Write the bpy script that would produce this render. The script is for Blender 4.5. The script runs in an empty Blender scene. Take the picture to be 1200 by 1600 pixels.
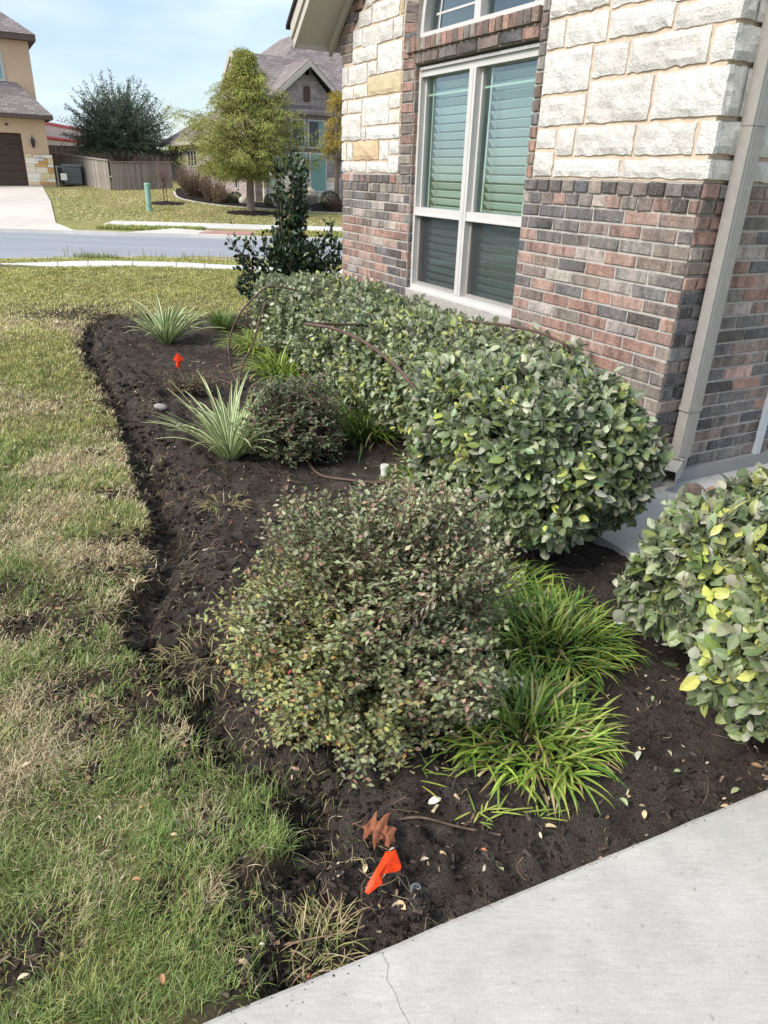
import bpy, math, random
import numpy as np
from mathutils import Matrix, Vector
random.seed(7); rng = np.random.default_rng(11)
sc = bpy.context.scene
COL = sc.collection
rad = math.radians
# ------------------------------------------------------------------ camera
PITCH, ROLL, CAMH = rad(25.19), rad(2.06), 1.66
_f = np.array([0, math.cos(PITCH), -math.sin(PITCH)])
_u0 = np.array([0, math.sin(PITCH), math.cos(PITCH)])
_r0 = np.array([1.0, 0, 0])
CR_ = math.cos(ROLL) * _r0 + math.sin(ROLL) * _u0
CU_ = -math.sin(ROLL) * _r0 + math.cos(ROLL) * _u0
CAM = np.array([0, 0, CAMH])
cd = bpy.data.cameras.new('camera'); cam = bpy.data.objects.new('camera', cd); COL.objects.link(cam)
cd.sensor_fit = 'HORIZONTAL'; cd.sensor_width = 36; cd.lens = 36 * 1109.4 / 1200; cd.clip_start = 0.05; cd.clip_end = 2000
cam.matrix_world = Matrix(((CR_[0], CU_[0], -_f[0], 0), (CR_[1], CU_[1], -_f[1], 0), (CR_[2], CU_[2], -_f[2], CAMH), (0, 0, 0, 1)))
sc.camera = cam
# ------------------------------------------------------------------ world and sun (bright broken overcast)
SUN_AZ, SUN_EL = rad(236), rad(42)        # compass-style: direction the light comes from, clockwise from +Y
world = bpy.data.worlds.new('World'); sc.world = world; world.use_nodes = True
wt = world.node_tree; wt.nodes.clear()
def wn(t, **k):
    n = wt.nodes.new(t)
    for a, b in k.items(): setattr(n, a, b)
    return n
sky = wn('ShaderNodeTexSky', sky_type='NISHITA'); sky.sun_disc = False; sky.sun_elevation = SUN_EL; sky.sun_rotation = SUN_AZ; sky.air_density = 1.0; sky.dust_density = 0.6; sky.ozone_density = 1.0
skm = wn('ShaderNodeMix', data_type='RGBA', blend_type='MULTIPLY'); skm.inputs[0].default_value = 1; skm.inputs[7].default_value = (0.95, 1.0, 1.02, 1)
tc = wn('ShaderNodeTexCoord'); mp = wn('ShaderNodeMapping'); mp.inputs['Scale'].default_value = (1.1, 1.1, 3.6); mp.inputs['Location'].default_value = (3.1, 1.4, 0.35)
nz = wn('ShaderNodeTexNoise'); nz.inputs['Scale'].default_value = 2.1; nz.inputs['Detail'].default_value = 5; nz.inputs['Roughness'].default_value = 0.52
rp = wn('ShaderNodeValToRGB'); rp.color_ramp.elements[0].position = 0.34; rp.color_ramp.elements[0].color = (0.3, 0.3, 0.3, 1); rp.color_ramp.elements[1].position = 0.66; rp.color_ramp.elements[1].color = (0.95, 0.95, 0.95, 1)
nz2 = wn('ShaderNodeTexNoise'); nz2.inputs['Scale'].default_value = 3.7; nz2.inputs['Detail'].default_value = 3
rp2 = wn('ShaderNodeValToRGB'); rp2.color_ramp.elements[0].position = 0.35; rp2.color_ramp.elements[0].color = (5.3, 6.6, 8.5, 1); rp2.color_ramp.elements[1].position = 0.65; rp2.color_ramp.elements[1].color = (8.2, 9.0, 9.8, 1)
mx = wn('ShaderNodeMix', data_type='RGBA'); bg = wn('ShaderNodeBackground'); wo = wn('ShaderNodeOutputWorld')
L = wt.links.new
L(tc.outputs['Generated'], mp.inputs[0]); L(mp.outputs[0], nz.inputs['Vector']); L(mp.outputs[0], nz2.inputs['Vector'])
L(nz.outputs[0], rp.inputs[0]); L(nz2.outputs[0], rp2.inputs[0])
L(sky.outputs[0], skm.inputs[6]); L(rp.outputs[0], mx.inputs[0]); L(skm.outputs[2], mx.inputs[6]); L(rp2.outputs[0], mx.inputs[7])
L(mx.outputs[2], bg.inputs[0]); L(bg.outputs[0], wo.inputs[0]); bg.inputs[1].default_value = 0.068
sl = bpy.data.lights.new('sun', 'SUN'); sl.energy = 2.3; sl.angle = rad(30); sl.color = (1, 0.94, 0.86)
so = bpy.data.objects.new('sun', sl); COL.objects.link(so)
sdir = Vector((math.sin(SUN_AZ) * math.cos(SUN_EL), math.cos(SUN_AZ) * math.cos(SUN_EL), math.sin(SUN_EL)))
so.rotation_euler = sdir.to_track_quat('Z', 'Y').to_euler(); so.location = sdir * 50
vs = sc.view_settings; vs.view_transform = 'Standard'; vs.look = 'None'; vs.exposure = 1.12; vs.gamma = 1; vs.use_curve_mapping = False
sc.cycles.max_bounces = 4; sc.cycles.diffuse_bounces = 3; sc.cycles.glossy_bounces = 2; sc.cycles.caustics_reflective = False; sc.cycles.caustics_refractive = False; sc.cycles.transparent_max_bounces = 12; sc.cycles.use_denoising = True

# ------------------------------------------------------------------ helpers
def ray(x, y): return (x - 600) / 1109.4 * CR_ - (y - 800) / 1109.4 * CU_ + _f
def gnd(x, y, z=0.0):
    d = ray(x, y); return CAM + d * ((z - CAMH) / d[2])
def atY(x, y, Y):
    d = ray(x, y); return CAM + d * (Y / d[1])
def camdist(P): return np.linalg.norm(np.asarray(P) - CAM, axis=-1)
_tab = np.random.default_rng(5).random((256, 256))
def vnoise(x, y, s=0):
    x = np.asarray(x, float) + 17.3 * s; y = np.asarray(y, float) + 9.7 * s
    xi = np.floor(x).astype(int); yi = np.floor(y).astype(int); fx = x - xi; fy = y - yi
    fx = fx * fx * (3 - 2 * fx); fy = fy * fy * (3 - 2 * fy)
    g = lambda i, j: _tab[i & 255, j & 255]
    return (g(xi, yi) * (1 - fx) + g(xi + 1, yi) * fx) * (1 - fy) + (g(xi, yi + 1) * (1 - fx) + g(xi + 1, yi + 1) * fx) * fy
def fbm(x, y, o=4, s=0):
    a = 0; w = 0.5; t = 0
    for i in range(o):
        a = a + w * vnoise(np.asarray(x) * 2 ** i, np.asarray(y) * 2 ** i, s + i * 3); t += w; w *= 0.5
    return a / t
def nrm(v): return v / np.maximum(np.linalg.norm(v, axis=-1, keepdims=True), 1e-9)
def sm(a, b, x):
    t = np.clip((x - a) / (b - a), 0, 1); return t * t * (3 - 2 * t)

def mesh_np(name, V, Fs, mat=None, col=None, smooth=False, midx=None):
    V = np.ascontiguousarray(np.asarray(V, np.float32).reshape(-1, 3))
    if not isinstance(Fs, list): Fs = [Fs]
    Fs = [np.asarray(f, np.int32) for f in Fs if len(f)]
    loops = np.concatenate([f.ravel() for f in Fs]); tot = np.concatenate([np.full(len(f), f.shape[1], np.int32) for f in Fs])
    me = bpy.data.meshes.new(name)
    me.vertices.add(len(V)); me.vertices.foreach_set('co', V.ravel())
    me.loops.add(len(loops)); me.loops.foreach_set('vertex_index', loops)
    me.polygons.add(len(tot)); st = np.zeros(len(tot), np.int32); st[1:] = np.cumsum(tot)[:-1]
    me.polygons.foreach_set('loop_start', st); me.polygons.foreach_set('loop_total', tot)
    me.polygons.foreach_set('use_smooth', np.full(len(tot), bool(smooth)))
    if midx is not None: me.polygons.foreach_set('material_index', np.asarray(midx, np.int32))
    if col is not None:
        col = np.asarray(col, np.float32).reshape(-1, 3)
        if len(col) == 1: col = np.repeat(col, len(V), 0)
        a = me.color_attributes.new('Col', 'FLOAT_COLOR', 'POINT')
        a.data.foreach_set('color', np.concatenate([col, np.ones((len(V), 1), np.float32)], 1).ravel())
    for m in (mat if isinstance(mat, (list, tuple)) else [mat]):
        if m: me.materials.append(m)
    me.update(calc_edges=True); me.validate()
    return me
def obj(name, me, parent=None, loc=None, mw=None, kind=None):
    o = bpy.data.objects.new(name, me); COL.objects.link(o)
    if parent is not None: o.parent = parent
    if mw is not None: o.matrix_basis = mw
    elif loc is not None: o.location = loc
    if kind: o['kind'] = kind
    return o
def tag(o, label, cat, group=None):
    o['label'] = label; o['category'] = cat
    if group: o['group'] = group
    return o
def empty(name, loc, label, cat, group=None, rz=0):
    o = bpy.data.objects.new(name, None); COL.objects.link(o); o.location = loc; o.rotation_euler = (0, 0, rz); o.empty_display_size = 0.1
    return tag(o, label, cat, group)
class MB:
    """collects boxes, quads, prisms and tubes for one mesh"""
    def __init__(s): s.V = []; s.F = {}; s.n = 0
    def add(s, V, F):
        V = np.asarray(V, float).reshape(-1, 3); s.V.append(V)
        for f in F: s.F.setdefault(len(f), []).append([i + s.n for i in f])
        s.n += len(V); return s
    def box(s, x0, x1, y0, y1, z0, z1):
        s.add([(x0, y0, z0), (x1, y0, z0), (x1, y1, z0), (x0, y1, z0), (x0, y0, z1), (x1, y0, z1), (x1, y1, z1), (x0, y1, z1)],
              [(0, 3, 2, 1), (4, 5, 6, 7), (0, 1, 5, 4), (1, 2, 6, 5), (2, 3, 7, 6), (3, 0, 4, 7)]); return s
    def prism(s, poly, ax, a, b):
        """poly: 2-D outline, extruded along axis ax (0,1,2) from a to b"""
        n = len(poly); V = []
        for t in (a, b):
            for p in poly:
                q = [0, 0, 0]; o = [i for i in (0, 1, 2) if i != ax]; q[o[0]] = p[0]; q[o[1]] = p[1]; q[ax] = t; V.append(q)
        F = [tuple(range(n)), tuple(range(2 * n - 1, n - 1, -1))] + [(i, i + n, (i + 1) % n + n, (i + 1) % n) for i in range(n)]
        return s.add(V, F)
    def hexa(s, b, t):
        """bottom quad and top quad"""
        return s.add(list(b) + list(t), [(0, 3, 2, 1), (4, 5, 6, 7), (0, 1, 5, 4), (1, 2, 6, 5), (2, 3, 7, 6), (3, 0, 4, 7)])
    def slab(s, quad, th):
        """a 3-D quad thickened downwards by th"""
        q = np.asarray(quad, float); lo = q - np.array([0, 0, th]); return s.hexa(lo, q)
    def tube(s, pts, r, k=8):
        V, F = tubes(np.asarray(pts, float)[None], np.broadcast_to(np.asarray(r, float), (1, len(pts))), k)
        s.add(V, [tuple(f) for f in F]); n = s.n - len(V)
        s.F.setdefault(k, []).append([n + i for i in range(k)]); s.F[k].append([n + len(V) - 1 - i for i in range(k)])
        return s
    def mesh(s, name, mat, col=None, smooth=False):
        return mesh_np(name, np.concatenate(s.V), [np.array(v) for v in s.F.values()], mat, col, smooth)
def tubes(P, R, k=5):
    """P (n,m,3) polylines, R (n,m) radii -> verts, quad faces"""
    n, m, _ = P.shape; T = np.gradient(P, axis=1); T = nrm(T)
    ref = np.where(np.abs(T[:, :1, 2:3]) < 0.85, np.array([0, 0, 1.0]), np.array([1.0, 0, 0])); A = nrm(np.cross(T, np.broadcast_to(ref, T.shape))); B = np.cross(T, A)
    th = np.arange(k) * 2 * math.pi / k
    V = P[:, :, None] + R[:, :, None, None] * (A[:, :, None] * np.cos(th)[:, None] + B[:, :, None] * np.sin(th)[:, None])
    i = np.arange(n)[:, None, None] * m * k; j = np.arange(m - 1)[None, :, None] * k; q = np.arange(k)[None, None]
    a = i + j + q; b = i + j + (q + 1) % k
    F = np.stack([a, b, b + k, a + k], -1).reshape(-1, 4)
    return V.reshape(-1, 3), F
# leaf templates: x along, y across, z normal, shade
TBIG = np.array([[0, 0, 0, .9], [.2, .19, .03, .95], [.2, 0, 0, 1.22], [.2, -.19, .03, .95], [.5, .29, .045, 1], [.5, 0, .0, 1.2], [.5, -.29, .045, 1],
                 [.8, .19, .0, 1], [.8, 0, -.03, 1.15], [.8, -.19, .0, 1], [1, 0, -.09, 1]])
FBIG = np.array([[0, 2, 1], [0, 3, 2], [1, 2, 4], [2, 5, 4], [2, 3, 5], [3, 6, 5], [4, 5, 7], [5, 8, 7], [5, 6, 8], [6, 9, 8], [7, 8, 10], [8, 9, 10]])
TSM = np.array([[0, 0, 0, .95], [.45, .27, .05, 1], [.45, 0, -.02, 1.1], [.45, -.27, .05, 1], [1, 0, -.03, 1]])
FSM = np.array([[0, 2, 1], [0, 3, 2], [1, 2, 4], [2, 3, 4]])
TQ = np.array([[0, 0, 0, 1], [.5, .25, 0, 1], [1, 0, 0, 1], [.5, -.25, 0, 1]]); FQ = np.array([[0, 3, 2, 1]])
def leafset(P, X, N, Ln, W, col, T, F):
    X = nrm(X); N = nrm(N - X * np.sum(N * X, -1, keepdims=True)); Y = np.cross(N, X); Ln = np.asarray(Ln)[:, None, None]; W = np.broadcast_to(np.asarray(W), (len(P),))[:, None, None]
    V = P[:, None] + Ln * (T[None, :, 0:1] * X[:, None] + W * T[None, :, 1:2] * Y[:, None] + T[None, :, 2:3] * N[:, None])
    C = col[:, None] * T[None, :, 3:4]
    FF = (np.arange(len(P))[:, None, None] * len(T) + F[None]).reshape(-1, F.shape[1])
    return V.reshape(-1, 3), FF, C.reshape(-1, 3)
def blades(P, az, Ln, lean, W, col, tipcol=None, bend=0.6):
    """grass blades, 3 triangles each"""
    n = len(P); D = np.stack([np.cos(az), np.sin(az), np.zeros(n)], -1); S = np.stack([-np.sin(az), np.cos(az), np.zeros(n)], -1) * (W / 2)[:, None]; Z = np.array([0, 0, 1.0])
    l2 = lean + bend
    M = P + (D * np.sin(lean)[:, None] + Z * np.cos(lean)[:, None]) * (Ln * .55)[:, None]
    T = M + (D * np.sin(l2)[:, None] + Z * np.cos(l2)[:, None]) * (Ln * .45)[:, None]
    V = np.stack([P - S, P + S, M - S * .8, M + S * .8, T], 1).reshape(-1, 3)
    b = np.arange(n)[:, None, None] * 5; F = (b + np.array([[0, 1, 3], [0, 3, 2], [2, 3, 4]])[None]).reshape(-1, 3)
    if tipcol is None: tipcol = col
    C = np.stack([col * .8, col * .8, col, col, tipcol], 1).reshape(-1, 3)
    return V, F, C
def straps(P, az, Ln, lean, droop, W, col, segs=7, across=((-.5, 1), (0, 1), (.5, 1)), cols=None, fold=.12, tipcol=None):
    """arching strap leaves; across = (offset, shade) or cols = list of colour arrays per across vertex"""
    n = len(P); t = np.linspace(0, 1, segs + 1); th = lean[:, None] + droop[:, None] * t[None] ** 1.3
    ds = (Ln / segs)[:, None]; hx = np.cumsum(np.sin(th) * ds, 1) - np.sin(th) * ds; hz = np.cumsum(np.cos(th) * ds, 1) - np.cos(th) * ds
    D = np.stack([np.cos(az), np.sin(az), np.zeros(n)], -1); S = np.stack([-np.sin(az), np.cos(az), np.zeros(n)], -1)
    sp = P[:, None] + D[:, None] * hx[..., None] + np.array([0, 0, 1.0]) * hz[..., None]
    NV = -D[:, None] * np.cos(th)[..., None] + np.array([0, 0, 1.0]) * np.sin(th)[..., None]
    pr = np.minimum(1, .55 + 2.2 * t) * np.clip((1 - t) * 3.2, 0.03, 1) ** .8
    V = np.stack([sp + S[:, None] * (a[0] * W)[:, None, None] * pr[None, :, None] + NV * (abs(a[0]) * fold * W)[:, None, None] for a in across], 2)
    k = len(across); m = segs + 1
    C = np.empty((n, m, k, 3))
    for j, a in enumerate(across):
        base = cols[j] if cols is not None else col * a[1]
        C[:, :, j] = base[:, None]
        if tipcol is not None: C[:, :, j] = C[:, :, j] * (1 - sm(.75, 1, t))[None, :, None] + tipcol[:, None] * sm(.75, 1, t)[None, :, None]
    i = np.arange(n)[:, None, None] * m * k; jj = np.arange(segs)[None, :, None] * k; q = np.arange(k - 1)[None, None]
    a = i + jj + q; F = np.stack([a, a + 1, a + 1 + k, a + k], -1).reshape(-1, 4)
    return V.reshape(-1, 3), F, C.reshape(-1, 3)
def pick(n, pal, w):
    pal = np.asarray(pal, float); i = rng.choice(len(pal), n, p=np.asarray(w) / sum(w)); return pal[i]
def jit(c, a=.15): return np.clip(c * (1 + rng.normal(0, a, (len(c), 1))) * (1 + rng.normal(0, a * .35, c.shape)), .004, .95)
def cat(parts):
    V = []; F = []; C = []; n = 0
    for v, f, c in parts: V.append(v); F.append(f + n); C.append(np.broadcast_to(c, v.shape)); n += len(v)
    return np.concatenate(V), F, np.concatenate(C)
def rdir(n):
    v = rng.normal(size=(n, 3)); return nrm(v)
def S(r, g, b):
    """sRGB 0-255 -> linear"""
    return tuple(((c / 255) / 12.92 if c <= 10 else ((c / 255 + .055) / 1.055) ** 2.4) for c in (r, g, b))

# ------------------------------------------------------------------ materials
class NT:
    def __init__(s, name, rough=.8, spec=.3):
        s.m = bpy.data.materials.new(name); s.m.use_nodes = True; s.t = s.m.node_tree; s.b = s.t.nodes['Principled BSDF']; s.out = s.t.nodes['Material Output']
        s.b.inputs['Roughness'].default_value = rough; s.b.inputs['Specular IOR Level'].default_value = spec
    def n(s, t, ins=None, **k):
        x = s.t.nodes.new(t)
        for a, b in k.items(): setattr(x, a, b)
        for a, b in (ins or {}).items():
            if hasattr(b, 'is_linked') or isinstance(b, bpy.types.NodeSocket): s.t.links.new(b, x.inputs[a])
            else: x.inputs[a].default_value = b
        return x
    def link(s, a, b): s.t.links.new(a, b)
    def coord(s, kind='Object', scale=(1, 1, 1)):
        c = s.n('ShaderNodeTexCoord'); m = s.n('ShaderNodeMapping', {'Vector': c.outputs[kind], 'Scale': scale}); return m.outputs[0]
    def noise(s, vec, scale, detail=4, rough=.55, dist=0): return s.n('ShaderNodeTexNoise', {'Vector': vec, 'Scale': scale, 'Detail': detail, 'Roughness': rough, 'Distortion': dist}).outputs[0]
    def ramp(s, fac, stops):
        r = s.n('ShaderNodeValToRGB', {'Fac': fac}); e = r.color_ramp.elements
        while len(e) < len(stops): e.new(.5)
        for el, (p, c) in zip(e, stops): el.position = p; el.color = (*c, 1) if len(c) == 3 else c
        return r.outputs[0]
    def mix(s, fac, a, b, blend='MIX'):
        x = s.n('ShaderNodeMix', data_type='RGBA', blend_type=blend)
        for i, v in ((0, fac), (6, a), (7, b)):
            if isinstance(v, bpy.types.NodeSocket): s.link(v, x.inputs[i])
            elif i == 0: x.inputs[0].default_value = v
            else: x.inputs[i].default_value = (*v, 1)
        return x.outputs[2]
    def attr(s): return s.n('ShaderNodeAttribute', attribute_name='Col').outputs['Color']
    def color(s, c):
        if isinstance(c, bpy.types.NodeSocket): s.link(c, s.b.inputs['Base Color'])
        else: s.b.inputs['Base Color'].default_value = (*c, 1)
    def bump(s, h, strength=.3, dist=.01):
        b = s.n('ShaderNodeBump', {'Height': h, 'Strength': strength, 'Distance': dist}); s.link(b.outputs[0], s.b.inputs['Normal'])
    def vary(s, c, vec, scale, lo, hi, detail=4):
        return s.mix(1.0, c, s.ramp(s.noise(vec, scale, detail), [(.3, (lo,) * 3), (.7, (hi,) * 3)]), 'MULTIPLY')
def plain(name, c, rough=.7, spec=.3, nscale=0, lo=.85, hi=1.12, bump=0, bscale=60, metal=0):
    t = NT(name, rough, spec); v = t.coord()
    t.color(t.vary(c, v, nscale, lo, hi) if nscale else c); t.b.inputs['Metallic'].default_value = metal
    if bump: t.bump(t.noise(v, bscale, 5), bump, .005)
    return t.m
def leafmat(name, rough=.5, spec=.35, trans=.25, nscale=90, lo=.82, hi=1.15, back=None):
    t = NT(name, rough, spec); v = t.coord(); c = t.vary(t.attr(), v, nscale, lo, hi, 2)
    if back is not None:
        g = t.n('ShaderNodeNewGeometry'); c = t.mix(g.outputs['Backfacing'], c, t.mix(.6, c, back))
    t.color(c)
    if trans:
        tr = t.n('ShaderNodeBsdfTranslucent', {'Color': c}); mxs = t.n('ShaderNodeMixShader', {0: trans, 1: t.b.outputs[0], 2: tr.outputs[0]}); t.link(mxs.outputs[0], t.out.inputs[0])
    return t.m
M = {}
M['leaf'] = leafmat('silverberry_leaf', .4, .5, .12, 120, back=(.52, .5, .42))
M['lorleaf'] = leafmat('fringe_bush_leaf', .55, .3, .22, 160)
M['strap'] = leafmat('strap_leaf', .38, .42, .22, 60)
M['grass'] = leafmat('grass_blade', .6, .25, .25, 30, .8, 1.15)
M['treeleaf'] = leafmat('tree_leaf', .6, .2, .22, 3, .8, 1.2)
M['glossleaf'] = leafmat('glossy_leaf', .3, .5, .1, 60)
M['litter'] = leafmat('litter', .85, .1, 0, 80, .7, 1.2)
M['attr'] = leafmat('tinted_solid', .85, .15, 0, 40, .75, 1.2)
def _twig(name, c, sc_=40):
    t = NT(name, .85, .15); v = t.coord(scale=(1, 1, .4)); t.color(t.vary(c, v, sc_, .65, 1.35)); t.bump(t.noise(v, sc_ * 2, 4), .5, .004); return t.m
M['twig'] = _twig('twig_bark', S(92, 78, 68)); M['bark'] = _twig('tree_bark', S(122, 108, 97), 14)
# soil
t = NT('soil', .95, .12); v = t.coord()
c = t.ramp(t.noise(v, 9, 8, .65), [(.28, S(58, 52, 49)), (.5, S(86, 78, 73)), (.72, S(116, 107, 99))])
c = t.mix(t.ramp(t.noise(v, 2.3, 6, .6), [(.46, (0, 0, 0)), (.66, (.6, .6, .6))]), c, S(112, 102, 94)); c = t.vary(c, v, 160, .7, 1.3, 3); c = t.mix(t.ramp(t.noise(v, 140, 3), [(.64, (0, 0, 0)), (.72, (1, 1, 1))]), c, S(138, 122, 106))
t.color(c); h = t.n('ShaderNodeMath', {0: t.noise(v, 45, 8, .7), 1: t.noise(v, 220, 3)}, operation='ADD').outputs[0]; t.bump(h, 1.0, .035); M['soil'] = t.m
t = NT('crumbly_soil', .97, .08); v = t.coord(); c = t.vary(t.attr(), v, 60, .6, 1.35, 6); t.color(c); h = t.n('ShaderNodeMath', {0: t.noise(v, 70, 8, .75), 1: t.noise(v, 300, 3)}, operation='ADD').outputs[0]; t.bump(h, 1.0, .03); M['clodsoil'] = t.m
M['clod'] = leafmat('soil_clod', .96, .1, 0, 60, .6, 1.4)
t = NT('lawn_thatch', .95, .1); v = t.coord()
c = t.mix(t.ramp(t.noise(v, 5, 6), [(.35, (0, 0, 0)), (.6, (1, 1, 1))]), S(92, 92, 56), S(134, 122, 86)); c = t.vary(c, v, 70, .55, 1.3)
at = t.attr(); c = t.mix(t.n('ShaderNodeSeparateColor', {0: at}).outputs[0], c, t.ramp(t.noise(v, 25, 6), [(.3, S(36, 29, 25)), (.7, S(82, 70, 60))]))
t.color(c); t.bump(t.noise(v, 90, 6, .7), .8, .02); M['lawn'] = t.m
t = NT('far_lawn', .95, .1); v = t.coord()
c = t.ramp(t.noise(v, .35, 5, .6), [(.34, S(112, 124, 70)), (.5, S(140, 136, 88)), (.66, S(160, 146, 106))]); c = t.vary(c, v, 6, .82, 1.15); c = t.vary(c, v, 40, .7, 1.25); t.color(c); t.bump(t.noise(v, 30, 5), .6, .04); M['farlawn'] = t.m
def concrete(name, base, sc_=1.0, stain=.86, brush=True):
    t = NT(name, .88, .2); v = t.coord(); c = t.vary(base, v, 1.3 * sc_, stain, 1.06, 6); c = t.vary(c, v, 7 * sc_, .93, 1.05, 5); c = t.vary(c, v, 300 * sc_, .88, 1.08, 2)
    c = t.mix(t.ramp(t.noise(v, 38 * sc_, 6, .7), [(.66, (0, 0, 0)), (.74, (.55, .55, .55))]), c, tuple(x * .5 for x in base))
    t.color(c); h = t.noise(v, 260 * sc_, 4)
    t.bump(h, .25, .003); return t.m
M['path'] = concrete('path_concrete', S(200, 199, 198)); M['walk'] = concrete('sidewalk_concrete', S(203, 200, 194), .4); M['slab'] = concrete('porch_concrete', S(182, 180, 177), 1, .8)
M['drive'] = concrete('driveway_concrete', S(203, 194, 184), .25); M['found'] = concrete('foundation', S(150, 148, 145), 1, .75)
t = NT('asphalt', .9, .25); v = t.coord(); c = t.ramp(t.noise(v, 120, 3), [(.3, S(128, 131, 138)), (.7, S(160, 162, 168))]); c = t.vary(c, t.coord(scale=(.15, 1, 1)), 1.2, .9, 1.07); t.color(c); t.bump(t.noise(v, 150, 3), .3, .005); M['asphalt'] = t.m
# brick: colour per brick in Col, folds and white smears by noise
t = NT('brick', .9, .15); c0 = t.n('ShaderNodeTexCoord'); oi = t.n('ShaderNodeObjectInfo'); off = t.n('ShaderNodeMath', {0: oi.outputs['Random'], 1: 37.0}, operation='MULTIPLY').outputs[0]
ofv = t.n('ShaderNodeCombineXYZ', {0: off, 1: off, 2: off}).outputs[0]; v = t.n('ShaderNodeVectorMath', {0: c0.outputs['Object'], 1: ofv}, operation='ADD').outputs[0]
vb = t.n('ShaderNodeMapping', {'Vector': v, 'Scale': (1, 1, .25)}).outputs[0]
c = t.attr(); c = t.mix(1.0, c, t.ramp(t.noise(vb, 17, 2), [(.34, (.66, .64, .64)), (.5, (1, 1, 1)), (.66, (1.25, 1.18, 1.14))]), 'MULTIPLY')
c = t.vary(c, v, 60, .7, 1.25)
w = t.ramp(t.noise(v, 75, 6, .75, 1.5), [(.53, (0, 0, 0)), (.68, (.62, .62, .62))]); c = t.mix(w, c, S(182, 175, 169)); t.color(c)
h = t.n('ShaderNodeMath', {0: t.noise(vb, 22, 3), 1: t.noise(v, 120, 5, .7)}, operation='ADD').outputs[0]; t.bump(h, .85, .009); M['brick'] = t.m
M['mortar'] = plain('brick_mortar', S(176, 171, 165), .95, .1, 40, .75, 1.15, .6, 160); M['tanmortar'] = plain('stone_mortar', S(204, 184, 163), .95, .1, 30, .82, 1.1, .6, 160)
t = NT('limestone', .9, .15); oi = t.n('ShaderNodeObjectInfo'); off = t.n('ShaderNodeMath', {0: oi.outputs['Random'], 1: 37.0}, operation='MULTIPLY').outputs[0]
ofv = t.n('ShaderNodeCombineXYZ', {0: off, 1: off, 2: off}).outputs[0]; c0 = t.n('ShaderNodeTexCoord'); v = t.n('ShaderNodeVectorMath', {0: c0.outputs['Object'], 1: ofv}, operation='ADD').outputs[0]
c = t.attr(); c = t.vary(c, v, 9, .84, 1.08, 5); c = t.vary(c, v, 55, .84, 1.1, 5)
c = t.mix(t.ramp(t.noise(v, 34, 8, .75, .8), [(.62, (0, 0, 0)), (.74, (.35, .35, .35))]), c, S(140, 137, 133)); t.color(c)
vd = t.n('ShaderNodeMapping', {'Vector': v, 'Scale': (1, 1, 1.8), 'Rotation': (0, .6, 0)}).outputs[0]
h = t.n('ShaderNodeMath', {0: t.noise(vd, 26, 8, .72, .8), 1: t.noise(v, 90, 5, .7)}, operation='ADD').outputs[0]; t.bump(h, .75, .016); M['stone'] = t.m
M['frame'] = plain('vinyl_frame', S(198, 195, 192), .45, .4, 8, .95, 1.03); M['trim'] = plain('painted_trim', S(186, 179, 170), .6, .3, 5, .93, 1.04); M['soffit'] = plain('soffit_board', S(190, 183, 174), .7, .25, 5, .94, 1.04)
M['gutter'] = plain('downspout_metal', S(152, 148, 143), .42, .45, 20, .9, 1.06); M['dark'] = plain('dark_interior', (.012, .012, .013), .95, .05)
M['slat'] = plain('blind_slat', (.84, .86, .84), .5, .3); M['cord'] = plain('blind_cord', (.55, .6, .5), .7, .2)
def glassmat(name, tint):
    """thin pane: tinted see-through plus a mirror part that grows at grazing angles (same from both faces)"""
    m = bpy.data.materials.new(name); m.use_nodes = True; nt = m.node_tree; nt.nodes.clear()
    o = nt.nodes.new('ShaderNodeOutputMaterial'); tr = nt.nodes.new('ShaderNodeBsdfTransparent'); gl = nt.nodes.new('ShaderNodeBsdfGlossy'); lw = nt.nodes.new('ShaderNodeLayerWeight'); mixs = nt.nodes.new('ShaderNodeMixShader')
    pw = nt.nodes.new('ShaderNodeMath'); pw.operation = 'POWER'; pw.inputs[1].default_value = 3.2; ma = nt.nodes.new('ShaderNodeMath'); ma.operation = 'MULTIPLY_ADD'; ma.inputs[1].default_value = .85; ma.inputs[2].default_value = .07
    tr.inputs[0].default_value = (*[math.sqrt(x) for x in tint], 1); gl.inputs[0].default_value = (.9, .95, 1, 1); gl.inputs['Roughness'].default_value = .015; lw.inputs[0].default_value = .5
    nt.links.new(lw.outputs['Facing'], pw.inputs[0]); nt.links.new(pw.outputs[0], ma.inputs[0]); nt.links.new(ma.outputs[0], mixs.inputs[0]); nt.links.new(tr.outputs[0], mixs.inputs[1]); nt.links.new(gl.outputs[0], mixs.inputs[2]); nt.links.new(mixs.outputs[0], o.inputs[0]); return m
M['glass'] = glassmat('tinted_glass', (.78, .93, .89)); M['farglass'] = glassmat('far_glass', (.5, .72, .68))
m = bpy.data.materials.new('insect_screen'); m.use_nodes = True; nt = m.node_tree; b = nt.nodes['Principled BSDF']; b.inputs['Base Color'].default_value = (.05, .055, .06, 1); b.inputs['Alpha'].default_value = .32; b.inputs['Roughness'].default_value = .8; M['screen'] = m
def shingle(name, base, sc_):
    t = NT(name, .95, .1); v = t.coord(scale=(1, 1, 1)); br = t.n('ShaderNodeTexBrick', {'Vector': v, 'Color1': (*base, 1), 'Color2': (*[x * .62 for x in base], 1), 'Mortar': (*[x * .4 for x in base], 1), 'Scale': sc_, 'Mortar Size': .012, 'Bias': -.1, 'Brick Width': .3, 'Row Height': .14})
    c = t.vary(br.outputs[0], v, 1.2, .85, 1.1); t.color(c); t.bump(br.outputs[1], -.5, .02); return t.m
M['shingle'] = shingle('roof_shingle', S(148, 138, 136), 1.0)
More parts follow.
